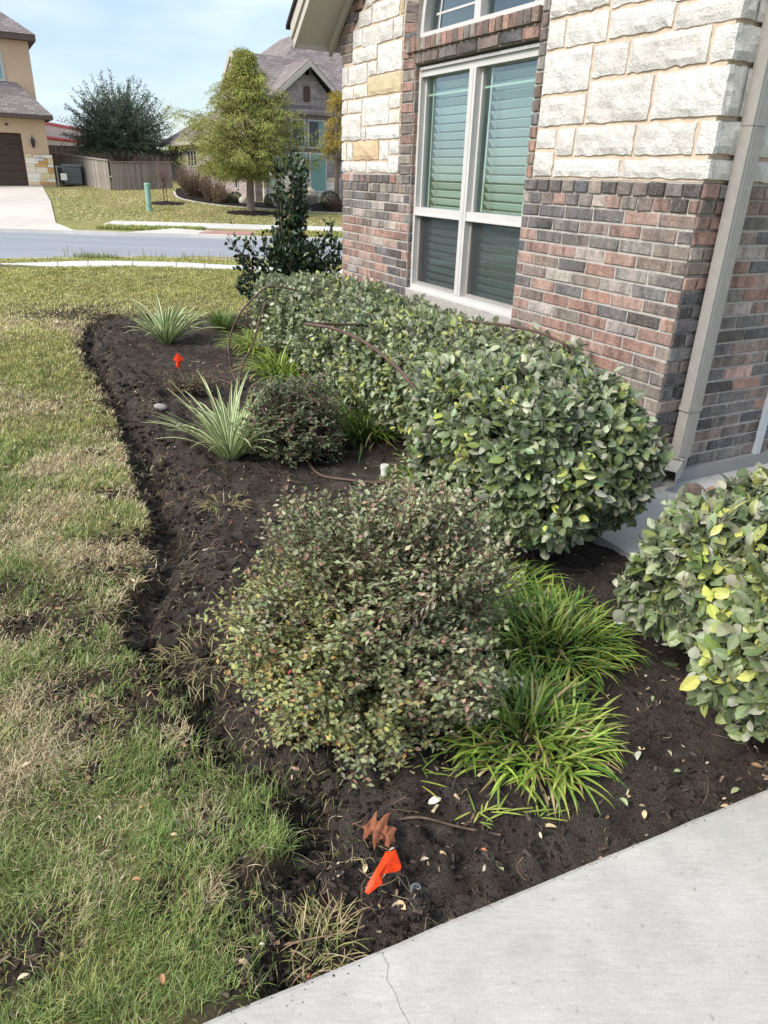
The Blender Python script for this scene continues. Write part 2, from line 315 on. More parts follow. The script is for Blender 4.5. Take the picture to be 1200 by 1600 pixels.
M['stucco'] = plain('stucco', S(206, 178, 150), .92, .15, .8, .94, 1.04, .3, 60); M['browntrim'] = plain('brown_trim', S(92, 80, 74), .7, .25); M['garage'] = plain('garage_door', S(72, 58, 52), .6, .3, 3, .92, 1.06)
M['iron'] = plain('wrought_iron', (.02, .018, .017), .5, .4); M['white'] = plain('white_plastic', S(222, 220, 214), .45, .4, 30, .9, 1.03); M['greybox'] = plain('grey_metal', S(120, 124, 128), .5, .4, 10)
M['pedestal'] = plain('green_plastic', S(140, 174, 156), .5, .35, 6, .93, 1.04); M['redtrim'] = plain('red_metal', S(176, 48, 52), .5, .35); M['metalroof'] = plain('white_metal_roof', S(208, 198, 192), .6, .3, .6); M['metalwall'] = plain('tan_metal_wall', S(190, 172, 158), .7, .25, .6)
M['mulch'] = plain('black_mulch', S(42, 37, 36), .95, .1, 12, .6, 1.5, .8, 30); M['brickred'] = plain('tactile_paving', S(168, 128, 118), .9, .15, 8, .9, 1.1)
M['orange'] = plain('fluorescent_flag', (.95, .065, .012), .45, .35, 30, .93, 1.06); M['wire'] = plain('steel_wire', S(130, 120, 110), .5, .5, metal=.6); M['ink'] = plain('marker_ink', (.16, .03, .015), .8, .1)
t = NT('drip_tube', .55, .35); v = t.coord(); t.color(t.vary(S(92, 72, 62), v, 12, .7, 1.25)); M['tube'] = t.m
t = NT('fieldstone', .95, .12); v = t.coord(); c = t.ramp(t.noise(v, 9, 7, .65), [(.3, S(88, 76, 68)), (.55, S(140, 124, 112)), (.75, S(176, 160, 146))]); t.color(c); t.bump(t.noise(v, 18, 7, .7), 1, .03); M['rock'] = t.m
t = NT('pale_boulder', .95, .12); v = t.coord(); c = t.ramp(t.noise(v, 5, 7, .65), [(.3, S(150, 140, 128)), (.6, S(206, 196, 182))]); t.color(c); t.bump(t.noise(v, 8, 7, .7), 1, .05); M['boulder'] = t.m
t = NT('cedar_fence', .92, .12); v = t.coord(scale=(6, 6, .5)); oi = t.n('ShaderNodeObjectInfo'); c = t.ramp(t.noise(v, 3, 6), [(.3, S(128, 121, 115)), (.7, S(182, 173, 165))]); c = t.mix(1.0, c, t.ramp(oi.outputs['Random'], [(0, (.72, .71, .7)), (1, (1.12, 1.1, 1.08))]), 'MULTIPLY'); t.color(c); M['fence'] = t.m
def farbrick(name, cols, sc_):
    t = NT(name, .95, .1); c0 = t.n('ShaderNodeTexCoord'); br = t.n('ShaderNodeTexBrick', {'Vector': c0.outputs['UV'], 'Color1': (*cols[0], 1), 'Color2': (*cols[1], 1), 'Mortar': (*cols[2], 1), 'Scale': sc_, 'Mortar Size': .012, 'Brick Width': .25, 'Row Height': .076})
    c = t.vary(br.outputs[0], c0.outputs['Object'], 1.5, .8, 1.15); c = t.vary(c, c0.outputs['Object'], 9, .75, 1.25); t.color(c); return t.m
M['farbrick'] = farbrick('far_brick', (S(132, 118, 116), S(172, 154, 150), S(176, 168, 164)), 1.0)

# ------------------------------------------------------------------ ground shapes
A_ = rad(-28.68); FD = np.array([math.sin(A_), math.cos(A_), 0]); FN = np.array([-math.cos(A_), math.sin(A_), 0]); HC = np.array([1.5601, 3.9881, 0.0])
HROT = math.atan2(FD[1], FD[0])
def hw(s, n, z=0.0): return HC + FD * s + FN * n + np.array([0, 0, z])     # house frame -> world
def hl(p):
    d = np.asarray(p, float)[..., :3] - HC; return np.stack([d @ FD, d @ FN, d[..., 2]], -1)
BED = np.array([(-0.24, 0.94), (-0.29, 1.08), (-0.36, 1.21), (-0.25, 1.33), (-0.29, 1.52), (-0.48, 1.66), (-0.65, 1.82), (-0.72, 1.98), (-0.86, 2.14), (-1.0, 2.24), (-1.1, 2.46), (-1.08, 2.72), (-1.12, 3.0), (-1.29, 3.42), (-1.72, 4.37), (-2.29, 5.51), (-3.14, 7.13), (-3.5, 8.16), (-3.5, 8.9), (-2.9, 9.1), (-2.3, 9.0), (-1.9, 9.2), (-1.9, 11), (2.5, 9), (4, 2), (2.6, 0.2), (0.3, 0.2)])
def sd_bed(x, y):
    """signed distance to the bed outline, negative inside"""
    p = np.stack([np.asarray(x, float), np.asarray(y, float)], -1); best = np.full(p.shape[:-1], 1e9); ins = np.zeros(p.shape[:-1], bool)
    for i in range(len(BED)):
        a, b = BED[i], BED[(i + 1) % len(BED)]; e = b - a; w = p - a; tt = np.clip((w @ e) / (e @ e), 0, 1); best = np.minimum(best, np.linalg.norm(w - tt[..., None] * e, axis=-1))
        cnd = ((a[1] > p[..., 1]) != (b[1] > p[..., 1])) & (p[..., 0] < (b[0] - a[0]) * (p[..., 1] - a[1]) / (b[1] - a[1] + 1e-12) + a[0]); ins ^= cnd
    return np.where(ins, -best, best)
def sdn(x, y): return sd_bed(x, y) + .13 * (fbm(np.asarray(x) * 10, np.asarray(y) * 10, 5, 2) - .5)
PA, PB = gnd(320, 1600)[:2], gnd(1200, 1235)[:2]; PD = nrm(PB - PA); PN = np.array([-PD[1], PD[0]])   # path edge, PN points into the bed
def pathd(x, y): return (np.stack([x, y], -1) - PA) @ PN
def soilz(x, y):
    d = sdn(x, y); n = fbm(x * 3, y * 3, 5, 1) - .5; f = fbm(x * 14, y * 14, 3, 8) - .5
    rough = .35 + .65 * sm(-1.0, -.25, d)                     # freshly dug towards the lawn edge
    z = -.035 + .05 * n + .11 * f * rough + .045 * (fbm(x * 34, y * 34, 3, 11) - .45) * (.35 + .65 * rough)
    tr = np.exp(-((d + .10) / .07) ** 2) * sm(1.25, 1.5, np.asarray(y)) * sm(8.6, 8.0, np.asarray(y)); z = z - .085 * tr
    z = z + .05 * np.exp(-((d + .38) / .14) ** 2) * sm(2, 4, np.asarray(y))
    z = z - .04 * np.exp(-(pathd(x, y) / .12) ** 2)
    return np.where(d > 0.0, z - .10 * sm(0, .06, d), z)
BARE = [((-1.38, 2.3), .13, .8), ((-1.05, 2.0), .12, .75), ((-.78, 1.82), .11, .8), ((-1.55, 2.6), .12, .6), ((-.95, 1.8), .09, .6), ((-1.35, 3.05), .1, .7), ((-.42, 1.40), .08, .8), ((-.5, 1.2), .08, .75), ((-1.55, 3.6), .1, .6), ((-.62, 1.62), .08, .6), ((-1.2, 2.35), .16, .75), ((-1.35, 2.55), .13, .6), ((-1.15, 2.15), .1, .6), ((-.8, 2.0), .12, .6), ((-1.3, 2.8), .12, .5), ((-.55, 1.55), .09, .6), (gnd(180, 900)[:2], .12, .6), (gnd(40, 1490)[:2], .12, 1.15), (gnd(330, 1330)[:2], .08, .7), (gnd(390, 1395)[:2], .09, .9), (gnd(420, 1440)[:2], .08, .9), (gnd(330, 1440)[:2], .07, .75), (gnd(400, 1520)[:2], .05, .9), (gnd(440, 1500)[:2], .07, .9), (gnd(150, 1210)[:2], .05, .5), (gnd(290, 1190)[:2], .09, .6), (gnd(250, 1080)[:2], .12, .6), (gnd(370, 1160)[:2], .1, .6), (gnd(120, 490)[:2], .9, .85), (gnd(340, 800)[:2], .1, .0), (gnd(290, 1320)[:2], .06, .6), (gnd(360, 860)[:2], .1, 0), (gnd(20, 1010)[:2], .06, .5)]
STRAW = [(gnd(60, 1090)[:2], .16), (gnd(95, 1180)[:2], .14), (gnd(20, 1205)[:2], .14), (gnd(15, 1000)[:2], .2), (gnd(280, 1150)[:2], .08), (gnd(150, 1120)[:2], .08), (gnd(320, 1280)[:2], .06), (gnd(330, 1400)[:2], .05), (gnd(80, 800)[:2], .3), (gnd(130, 720)[:2], .3), (gnd(70, 640)[:2], .35), (gnd(160, 880)[:2], .2)]
def blob(L_, x, y):
    r = np.zeros(np.shape(x))
    for e in L_:
        a = e[2] if len(e) > 2 else 1.0; r = np.maximum(r, a * np.exp(-((x - e[0][0]) ** 2 + (y - e[0][1]) ** 2) / (e[1] ** 2)))
    return r
def bareness(x, y):
    return np.clip(blob(BARE, x, y) * (.15 + 1.7 * fbm(x * 22, y * 22, 4, 4)) + .75 * np.exp(-(sdn(x, y) / .12) ** 2) * sm(.5, .62, fbm(x * 11, y * 11, 4, 33)) + sm(.52, .66, fbm(x * 4, y * 4, 4, 6)) * .35 * sm(-.5, .0, -np.asarray(y) + 4.5), 0, 1)
def lawnz(x, y):
    d = sdn(x, y); z = .012 + .03 * (fbm(x * 2.2, y * 2.2, 4, 3) - .5) + .02 * (fbm(x * 11, y * 11, 2, 5) - .5)
    return np.where(d < 0.02, z - .14 * sm(.02, -.05, d), z)
def slab_terr(Y): return np.where(Y < 23.0, 0.0, np.where(Y < 42, .062 * (Y - 23.0), .062 * 19 + .0 * Y))
def grid(name, xs, ys, zf, mat, keep=None, colf=None):
    X, Y = np.meshgrid(xs, ys); Z = zf(X, Y); nx, ny = len(xs), len(ys); V = np.stack([X, Y, Z], -1).reshape(-1, 3)
    i = np.arange(ny - 1)[:, None] * nx + np.arange(nx - 1)[None]; F = np.stack([i, i + 1, i + nx + 1, i + nx], -1).reshape(-1, 4)
    if keep is not None:
        k = keep(X, Y).reshape(-1); F = F[k[F].any(1)]
        u = np.unique(F); mp_ = np.zeros(len(V), int); mp_[u] = np.arange(len(u)); V = V[u]; F = mp_[F]
    col = colf(V[:, 0], V[:, 1]) if colf else None
    return mesh_np(name, V, F, mat, col, smooth=True)
# base ground to the horizon
gy = np.concatenate([np.linspace(-60, 14, 12), np.linspace(16, 46, 31), np.array([60, 90, 140, 240, 420, 800])]); gx = np.concatenate([np.linspace(-800, -70, 8), np.linspace(-60, 40, 41), np.linspace(60, 800, 8)])
o = obj('ground', grid('ground', gx, gy, lambda X, Y: slab_terr(Y) - np.where(Y < 22.6, .16, .005) + 0 * X, M['farlawn']), kind='structure')
# near lawn
ys = np.concatenate([np.arange(.3, 5, .03), np.arange(5, 13.5, .07)]); xs = np.arange(-7.5, 1.0, .045)
SWN = np.array([(-40, 4), (-11, 10.2), (-6.79, 12.8), (-5.58, 13.57), (-4.08, 13.98), (-2.59, 14.03), (2.5, 13.2), (8, 11.5)]); SWF = np.array([(-41, 5.2), (-11.6, 11.2), (-7.28, 13.76), (-6.0, 14.65), (-4.35, 14.97), (-2.69, 14.75), (3.0, 14.4), (8.6, 12.7)])
STN = np.array([(-42, 5.9), (-12, 12.0), (-7.52, 14.55), (-5.7, 15.5), (-4.2, 15.75), (-2.8, 15.6), (3.4, 15.2), (9, 13.6)])
o = obj('lawn', grid('lawn', xs, ys, lawnz, M['lawn'], lambda X, Y: (sdn(X, Y) > -.12) & (pathd(X, Y) > .0), lambda x, y: np.repeat(np.clip(bareness(x, y) * 1.3 + sm(.03, -.02, sdn(x, y)), 0, 1)[:, None], 3, 1)), kind='structure')
xs2 = np.arange(-40, 10, .8); ys2 = np.arange(-6, 18.5, .5)
def swn(x): return np.interp(x, SWN[:, 0], SWN[:, 1])
o = obj('lawn', grid('lawn_far', np.arange(-40, 9, .5), np.arange(-8, 17.5, .35), lambda X, Y: -.03 + 0 * X - .4 * ((X > -7.3) & (X < 3.5) & (Y < 13.2)), M['farlawn'], lambda X, Y: (Y < swn(X) + 2.2)), kind='structure')
# garden bed soil
ys = np.concatenate([np.arange(.5, 3.2, .016), np.arange(3.2, 5.5, .024), np.arange(5.5, 9.6, .045)]); xs = np.arange(-3.8, 2.9, .022)
o = obj('garden_bed', grid('garden_bed', xs, ys, soilz, M['soil'], lambda X, Y: (sdn(X, Y) < .1) & (pathd(X, Y) > -.05) & (hl(np.stack([X, Y, 0 * X], -1))[..., 1] > -.05) | ((sdn(X, Y) < .1) & (pathd(X, Y) > -.05) & (hl(np.stack([X, Y, 0 * X], -1))[..., 0] < 0))), kind='structure')
# front path (concrete), joints and bevelled edge
def path_pt(a, d, z): return (*(PA + PD * a + PN * d), z)
mb = MB(); edges = [-3.2, 1.02, 1.028 + .0, 4.5]
prof = [(-1.75, -.12), (-1.75, .018), (-.016, .018), (-.005, .013), (0, .003), (0, -.12)]
na = 140; aa = np.linspace(-3.2, 4.5, na); V = []
wob = (fbm(aa * 6, aa * 0 + 3, 4, 2) - .5) * .007
for k, a in enumerate(aa):
    for d, z in prof: V.append(path_pt(a, d + (wob[k] if d > -.1 else 0), z))
npf = len(prof); F = [(i * npf + j, i * npf + j + 1, (i + 1) * npf + j + 1, (i + 1) * npf + j) for i in range(na - 1) for j in range(npf - 1)]
F = [tuple(reversed(f)) for f in F]
t = NT('path_concrete_cracked', .88, .2); v = t.coord(); base = S(188, 184, 178)
c = t.vary(base, v, 1.6, .88, 1.05, 7); c = t.vary(c, v, 8, .93, 1.05, 6); c = t.vary(c, v, 420, .86, 1.08, 2)
vs_ = t.n('ShaderNodeMapping', {'Vector': v, 'Rotation': (0, 0, -.9), 'Scale': (1, 6, 1)}).outputs[0]; c = t.vary(c, vs_, 22, .90, 1.05, 5); c = t.vary(c, v, 4.5, .9, 1.05, 8)
c = t.mix(t.ramp(t.noise(v, 48, 8, .72), [(.60, (0, 0, 0)), (.69, (.6, .6, .6))]), c, S(118, 110, 102)); c = t.mix(t.ramp(t.noise(v, 3.2, 8, .7), [(.56, (0, 0, 0)), (.72, (.35, .35, .35))]), c, S(150, 144, 136)); c = t.mix(t.ramp(t.noise(v, 13, 8, .72), [(.67, (0, 0, 0)), (.75, (.5, .5, .5))]), c, S(128, 122, 116))
t.color(c); t.bump(t.noise(v, 300, 4), .3, .003); M['path'] = t.m
pth = obj('path', mesh_np('path', V, np.array(F), M['path']), kind='structure')
# hairline crack: a thin dark sliver set in the surface
cp = [gnd(x, y, .0186) for x, y in [(596, 1489), (607, 1508), (604, 1530), (618, 1552), (625, 1574), (640, 1600), (648, 1640)]]
mb = MB()
for p, q in zip(cp[:-1], cp[1:]):
    d = nrm(q - p); s_ = np.array([-d[1], d[0], 0]) * .0006; mb.add([p - s_, q - s_ * .8, q + s_ * .8, p + s_], [(0, 1, 2, 3)])
o = obj('crack', mb.mesh('crack', plain('crack_dirt', S(130, 122, 114), .95, .1)), pth)
# porch slab beside the downspout
def hbox(mb, s0, s1, n0, n1, z0, z1):
    b = [hw(s0, n0, z0), hw(s1, n0, z0), hw(s1, n1, z0), hw(s0, n1, z0)]; t_ = [p + np.array([0, 0, z1 - z0]) for p in b]; mb.hexa(b, t_)
mb = MB(); hbox(mb, -1.02, -.005, -.55, .70, -.12, .005); hbox(mb, -1.02, -.005, -2.2, -.56, -.12, .004); o = obj('porch_slab', mb.mesh('porch_slab', M['slab']), kind='structure')
# sidewalk, street, kerbs, far pavements
def strip(name, A, B, z, mat, th=.12, zf=None):
    """a paved sheet between two polylines with a skirt all round"""
    A = np.asarray(A, float); B = np.asarray(B, float); n = len(A); g = (lambda y: zf(y)) if zf else (lambda y: y * 0)
    top = np.concatenate([np.c_[A, g(A[:, 1]) + z], np.c_[B, g(B[:, 1]) + z]]); V = np.concatenate([top, top - [0, 0, th]])
    i = np.arange(n - 1); F = [np.stack([i, i + 1, n + i + 1, n + i], -1), np.stack([i, 2 * n + i, 2 * n + i + 1, i + 1], -1), np.stack([n + i, n + i + 1, 3 * n + i + 1, 3 * n + i], -1), np.array([[0, n, 3 * n, 2 * n], [n - 1, 3 * n - 1, 4 * n - 1, 2 * n - 1]])]
    return obj(name, mesh_np(name, V, np.concatenate(F), mat), kind='structure')
def dens(P, n=6):
    P = np.asarray(P, float); t_ = np.linspace(0, len(P) - 1, (len(P) - 1) * n + 1); i = np.minimum(t_.astype(int), len(P) - 2); f = (t_ - i)[:, None]
    p0 = P[np.maximum(i - 1, 0)]; p1 = P[i]; p2 = P[i + 1]; p3 = P[np.minimum(i + 2, len(P) - 1)]
    return .5 * (2 * p1 + (p2 - p0) * f + (2 * p0 - 5 * p1 + 4 * p2 - p3) * f * f + (3 * p1 - p0 - 3 * p2 + p3) * f ** 3)
dn, df, dst = dens(SWN), dens(SWF), dens(STN)
mb = MB()
for i in range(0, len(dn) - 1):
    a0, a1, b0, b1 = dn[i], dn[i + 1], df[i], df[i + 1]; g_ = .012 if i % 3 == 0 else 0
    e = (a1 - a0) / np.linalg.norm(a1 - a0) * g_; mb.slab([(*(a0 + e), .0), (*a1, .0), (*b1, .0), (*(b0 + e), .0)], .14)
obj('sidewalk', mb.mesh('sidewalk', M['walk']), kind='structure')
FC = np.array([(-60, 19.0), (-16, 21.2), (-11.22, 21.56), (-9.67, 21.8), (-7.9, 21.8), (-5.9, 22.1), (-4.1, 22.1), (-1.6, 22.4), (6, 23), (40, 26)])
xsr = np.concatenate([np.linspace(-60, -12, 13), np.linspace(-11, 9, 41), [20, 40]])
near = np.stack([xsr, np.interp(xsr, dst[:, 0], dst[:, 1])], -1); near[xsr > 9, 1] = 13.6; far = np.stack([xsr, np.interp(xsr, FC[:, 0], FC[:, 1])], -1)
strip('street', near, far, -.10, M['asphalt'], .1)
strip('kerb', near - [0, .16], near, .0, M['walk'], .15); strip('kerb', far, far + [0, .15], .0, M['walk'], .15)
x3 = np.linspace(-9.1, 8, 24); strip('sidewalk', np.stack([x3, 23.6 + .06 * (x3 + 9)], -1), np.stack([x3, 24.7 + .06 * (x3 + 9)], -1), .02, M['walk'], .2, slab_terr)
# driveway and kerb ramp
mb = MB()
pts_l = [(-14.2, 21.75), (-14.6, 23.5), (-17.1, 30), (-19.9, 35.4)]; pts_r = [(-9.1, 21.95), (-10.5, 23.6), (-13.2, 29.5), (-16.35, 35.9)]
for i in range(3):
    q = [(*pts_l[i], 0), (*pts_r[i], 0), (*pts_r[i + 1], 0), (*pts_l[i + 1], 0)]; q = [(a, b_, float(slab_terr(b_)) + .03 + (-.09 if b_ < 22 else 0)) for a, b_, _ in q]; mb.slab(q, .25)
obj('driveway', mb.mesh('driveway', M['drive']), kind='structure')
mb = MB(); mb.slab([(-7.9, 21.95, -.02), (-4.9, 22.25, .0), (-5.2, 22.9, .03), (-6.6, 22.75, .09)], .1); obj('kerb_ramp', mb.mesh('kerb_ramp', M['drive']), kind='structure')
mb = MB(); mb.slab([(-5.75, 22.3, .015), (-4.25, 22.4, .015), (-4.3, 23.2, .05), (-5.7, 23.1, .05)], .1); obj('tactile_paving', mb.mesh('tactile_paving', M['brickred']), kind='structure')
# ------------------------------------------------------------------ the brick and stone house
house = empty('brick_house', HC, 'house with rough white limestone over multicolour brick and large double window', 'house', rz=HROT)
ZB, CO, JT = 1.69, .0762, .0125
WS0, WS1, WZ0, WZ1 = 1.447, 3.003, .78, 2.44          # window opening
XL = 4.36
BPAL = {'dark': S(108, 104, 104), 'char': S(90, 86, 86), 'brown': S(126, 113, 106), 'red': S(146, 118, 108), 'salmon': S(160, 134, 123), 'pale': S(164, 153, 147), 'grey': S(138, 132, 127)}
def brick_mesh(L_, D, H, c, seed, name='brick'):
    r = np.random.default_rng(seed); ch = .005; x, y, z = L_ / 2, D / 2, H / 2
    V = np.array([(-x, -y, -z), (x, -y, -z), (x, -y, z), (-x, -y, z), (-x, y - ch, -z), (x, y - ch, -z), (x, y - ch, z), (-x, y - ch, z),
                  (-x + ch, y, -z + ch), (x - ch, y, -z + ch), (x - ch, y, z - ch), (-x + ch, y, z - ch)])
    V[4:8, [0, 2]] += r.normal(0, .0015, (4, 2)); V[8:, [0, 2]] += r.normal(0, .0022, (4, 2)); V[8:, 1] += r.normal(0, .0022, 4)
    F = np.array([(8, 11, 10, 9), (4, 8, 9, 5), (5, 9, 10, 6), (6, 10, 11, 7), (7, 11, 8, 4), (0, 4, 5, 1), (1, 5, 6, 2), (2, 6, 7, 3), (3, 7, 4, 0)])
    cc = np.array(c) * (1 + r.normal(0, .12)) * (1 + r.normal(0, .035) * np.array([1, 0, -1.0])); C = np.repeat(cc[None], 12, 0); k = r.random()
    if k < .45: C[[0, 3, 4, 7, 8, 11]] *= r.uniform(.6, 1.4)       # two-tone bricks
    return mesh_np(name, V, F, M['brick'], C)
_bm = {}
def bmesh_for(kind, colname):
    k = (kind, colname, random.randrange(5))
    if k not in _bm:
        L_ = {'S': .243, 'H': .108, 'Q': .095}[kind]; _bm[k] = brick_mesh(L_, .05, CO - JT, BPAL[colname], hash(str(k)) % 99991 if False else sum(map(ord, str(k))) * 7)
    return _bm[k]
BR = []    # (wall, x, y, z, rotz, kind, scale, colour)
def choose(wts): return random.choices(list(wts), list(wts.values()))[0]
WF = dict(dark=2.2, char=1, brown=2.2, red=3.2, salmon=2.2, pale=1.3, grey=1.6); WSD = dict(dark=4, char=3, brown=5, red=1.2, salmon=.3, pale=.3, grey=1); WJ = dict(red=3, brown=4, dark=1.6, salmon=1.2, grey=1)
def row_front(a, b, z, first, w, proud=.0, kinds='S'):
    """fill a front course between a and b (a<b) starting with a piece of length `first` at a"""
    x = a; L0 = first
    while x < b - .02:
        e = min(x + L0, b)
        if b - e < .05: e = b
        ln = e - x - (JT if e < b - 1e-6 or True else 0)
        if ln > .025:
            kind = 'H' if ln < .16 else 'S'; std = .108 if kind == 'H' else .243
            BR.append(('f', (x + e) / 2, -.022 + proud + random.uniform(-.0015, .0015), z, 0, kind, ln / std, choose(w)))
        x = e; L0 = .254 if kinds == 'S' else .119
def rowcol(r): return WF
run = None
for r in range(21):
    z = ZB - (r + .5) * CO
    w = dict(WF)
    if r < 3 or 3 <= r <= 4: w.update(dark=4, grey=3, salmon=.8, red=1)
    elif 5 <= r <= 13: w.update(red=5, salmon=4, dark=1.2)
    proud = .010 if r == 0 else .004 if r == 1 else 0
    kd = 'H' if r < 2 else 'S'
    fr = (.105 if r % 2 else .254) if kd == 'S' else .119 - .05 * (r % 2)
    row_front(0.0, WS0, z, fr, w, proud, kd)
    if r < 16: row_front(WS1, XL, z, (.2 if r % 2 else .1) if kd == 'S' else .119 - .05 * (r % 2), w, proud, kd)
    # side wall, front facing -x; measured along -y
    y = 0.0; L0 = (.254 if r % 2 else .105) if kd == 'S' else .119; 
    if r % 2 == 0 and kd == 'S': y = .0
    lim = 1.9 if r > 5 else 1.2
    while y < lim:
        e = y + L0; ln = e - y - JT; kind = 'H' if ln < .16 else 'S'
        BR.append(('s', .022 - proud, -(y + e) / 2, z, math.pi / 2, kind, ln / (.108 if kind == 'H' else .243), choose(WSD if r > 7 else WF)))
        y = e; L0 = .254 if kd == 'S' else .119
    # window reveal on the far jamb (faces -x)
    if r < 12: BR.append(('f', WS1 + .018, -.05, z, math.pi / 2, 'Q', .85, choose(WJ)))
for k in range(13):      # jamb columns above the brick line
    z = ZB + (k + .5) * CO
    BR.append(('f', WS1 + .1, -.017, z, 0, 'H', 1.75, choose(WJ)))
    if z < WZ1 + .02: BR.append(('f', WS1 + .018, -.05, z, math.pi / 2, 'Q', .85, choose(WJ)))
    BR.append(('f', WS0 - .033, -.017, z, 0, 'Q', .66, choose(dict(brown=3, grey=3, red=2, dark=1))))
z = WZ1 + .075
row_front(WS0 + .003, WS1 + .0, z, .17, dict(dark=2, brown=4, red=2, char=1), .012)
x = WS0 + .003
while x < WS1 + .05:     # rowlock sill of the upper window
    BR.append(('f', x + .036, .0, z + .088, 0, 'Rw', 1, choose(dict(brown=3, red=2, dark=1.5, grey=1.5, salmon=.6)))); x += .0755
for k in range(9):       # corbelled brick at the gable foot
    z = 2.605 + (k + .5) * CO; xr = 4.165 if z < 2.86 else 4.165 - (z - 2.86) * 1.28; xl = min(4.37 + (z - 2.6) * .5, 4.56 - max(0, z - 2.8) * 1.22)
    if xl - xr > .06: row_front(xr, xl, z, .254 if k % 2 else .12, dict(brown=4, red=2, dark=1, grey=1))
# backing walls (mortar), with a hole for the window
mb = MB()
mb.box(.012, WS0, -.2, -.004, .06, ZB); mb.box(WS1, XL - .012, -.2, -.004, .06, ZB); mb.box(WS0, WS1, -.2, -.004, .06, WZ0 - .012)
mb.box(WS1 + .0, WS1 + .205, -.2, -.0045, ZB + .001, 3.3); mb.box(WS0 - .07, WS0, -.2, -.0045, ZB + .001, 3.3); mb.box(WS0, WS1, -.2, -.0035, WZ1 + .04, WZ1 + .195)
mb.prism([(4.15, 2.595), (4.36, 2.595), (4.47, 2.8), (4.15, 3.07)], 1, -.2, -.0052)
wall = obj('wall', mb.mesh('wall', M['mortar']), house)
mb = MB(); mb.box(.004, .2, -3.2, -.206, .06, ZB - .001); swall = obj('side_wall', mb.mesh('side_wall', M['mortar']), house)
mb = MB(); mb.prism([(WS1 + .2055, ZB + .0015), (4.355, ZB + .0015), (4.355, 2.62), (4.16, 2.62), (4.16, 2.84), (3.3, 3.53), (WS1 + .2055, 3.53)], 1, -.19, -.0042); swl = obj('stone_wall', mb.mesh('stone_wall', M['tanmortar']), house)
mb = MB(); mb.prism([(.01, -.0042), (WS0 - .0705, -.0042), (WS0 - .0705, -.19), (.19, -.19), (.19, -3.2), (.01, -3.2)], 2, ZB + .0015, 3.25); swr_ = obj('stone_wall', mb.mesh('stone_wall', M['tanmortar']), house)
# place bricks: 300 that show largest as objects, the rest joined
def brmat(b):
    wname, x, y, z, rz, kind, s_, cn = b
    return Matrix.Translation((x, y, z)) @ Matrix.Rotation(rz, 4, 'Z') @ Matrix.Diagonal((s_, 1, 1, 1))
_rw = {cn: [brick_mesh(.0655, .07, .082, BPAL[cn], 900 + i * 31 + len(cn)) for i in range(2)] for cn in BPAL}
def getm(b): return random.choice(_rw[b[7]]) if b[5] == 'Rw' else bmesh_for(b[5], b[7])
def score(b):
    p = hw(b[1], b[2] + .02, b[3]); d = np.linalg.norm(p - CAM); return (.065 if b[5] == 'Rw' else .243 if b[5] == 'S' else .108) * b[6] / d ** 2 - (9 if b[3] < .45 and b[0] == 'f' and b[1] > .35 else 0) - (5 if (b[3] < .7 and b[1] > 1.0) else 0) - (9 if b[0] == 's' and -b[2] > .3 + .28 * max(0, 3.2 - b[3] * 1.7) else 0)
BR.sort(key=score, reverse=True)
jv, jf, jc = [], [], []; jn = 0
for i, b in enumerate(BR):
    me = getm(b)
    if i < 300: obj('brick', me, swall if b[0] == 's' else wall, mw=brmat(b))
    else:
        n = len(me.vertices); co = np.empty(n * 3, np.float32); me.vertices.foreach_get('co', co); co = co.reshape(-1, 3); mw = np.array(brmat(b)); co = co @ mw[:3, :3].T + mw[:3, 3]
        cl = np.empty(n * 4, np.float32); me.color_attributes['Col'].data.foreach_get('color', cl); jv.append(co); jc.append(cl.reshape(-1, 4)[:, :3])
        jf.append(np.array([(8, 11, 10, 9), (4, 8, 9, 5), (5, 9, 10, 6), (6, 10, 11, 7), (7, 11, 8, 4), (0, 4, 5, 1), (1, 5, 6, 2), (2, 6, 7, 3), (3, 7, 4, 0)]) + jn); jn += n
if jn: obj('brick_courses', mesh_np('brick_courses', np.concatenate(jv), np.concatenate(jf), M['brick'], np.concatenate(jc)), house, kind='stuff')
# limestone blocks
STL = [(3.841, 1.705, 4.356, 1.784), (3.412, 1.705, 3.822, 1.784), (3.213, 1.705, 3.393, 1.832), (4.273, 1.804, 4.359, 1.951), (4.137, 1.804, 4.252, 1.948), (3.594, 1.805, 4.118, 1.955), (3.402, 1.806, 3.576, 1.951), (3.215, 1.85, 3.387, 1.95), (3.96, 1.971, 4.363, 2.182), (3.86, 1.971, 3.94, 2.066), (3.22, 1.971, 3.842, 2.068), (4.262, 2.204, 4.363, 2.303), (3.951, 2.2, 4.242, 2.298), (3.424, 2.086, 3.932, 2.296), (3.221, 2.087, 3.406, 2.18), (3.221, 2.199, 3.406, 2.296), (4.133, 2.321, 4.363, 2.412), (3.842, 2.318, 4.113, 2.41), (3.222, 2.315, 3.824, 2.452), (4.252, 2.43, 4.358, 2.582), (3.855, 2.428, 4.234, 2.576), (3.665, 2.472, 3.837, 2.57), (3.221, 2.472, 3.647, 2.68), (3.665, 2.589, 4.148, 2.699), (3.967, 2.717, 4.147, 2.846), (3.39, 2.7, 3.95, 2.835), (3.221, 2.7, 3.372, 2.835), (3.785, 2.855, 4.03, 2.969), (3.29, 2.853, 3.768, 2.985), (3.785, 2.985, 3.9, 3.05), (3.213, 2.853, 3.272, 2.985), (3.215, 3.005, 3.765, 3.15), (3.215, 3.168, 3.6, 3.3)]
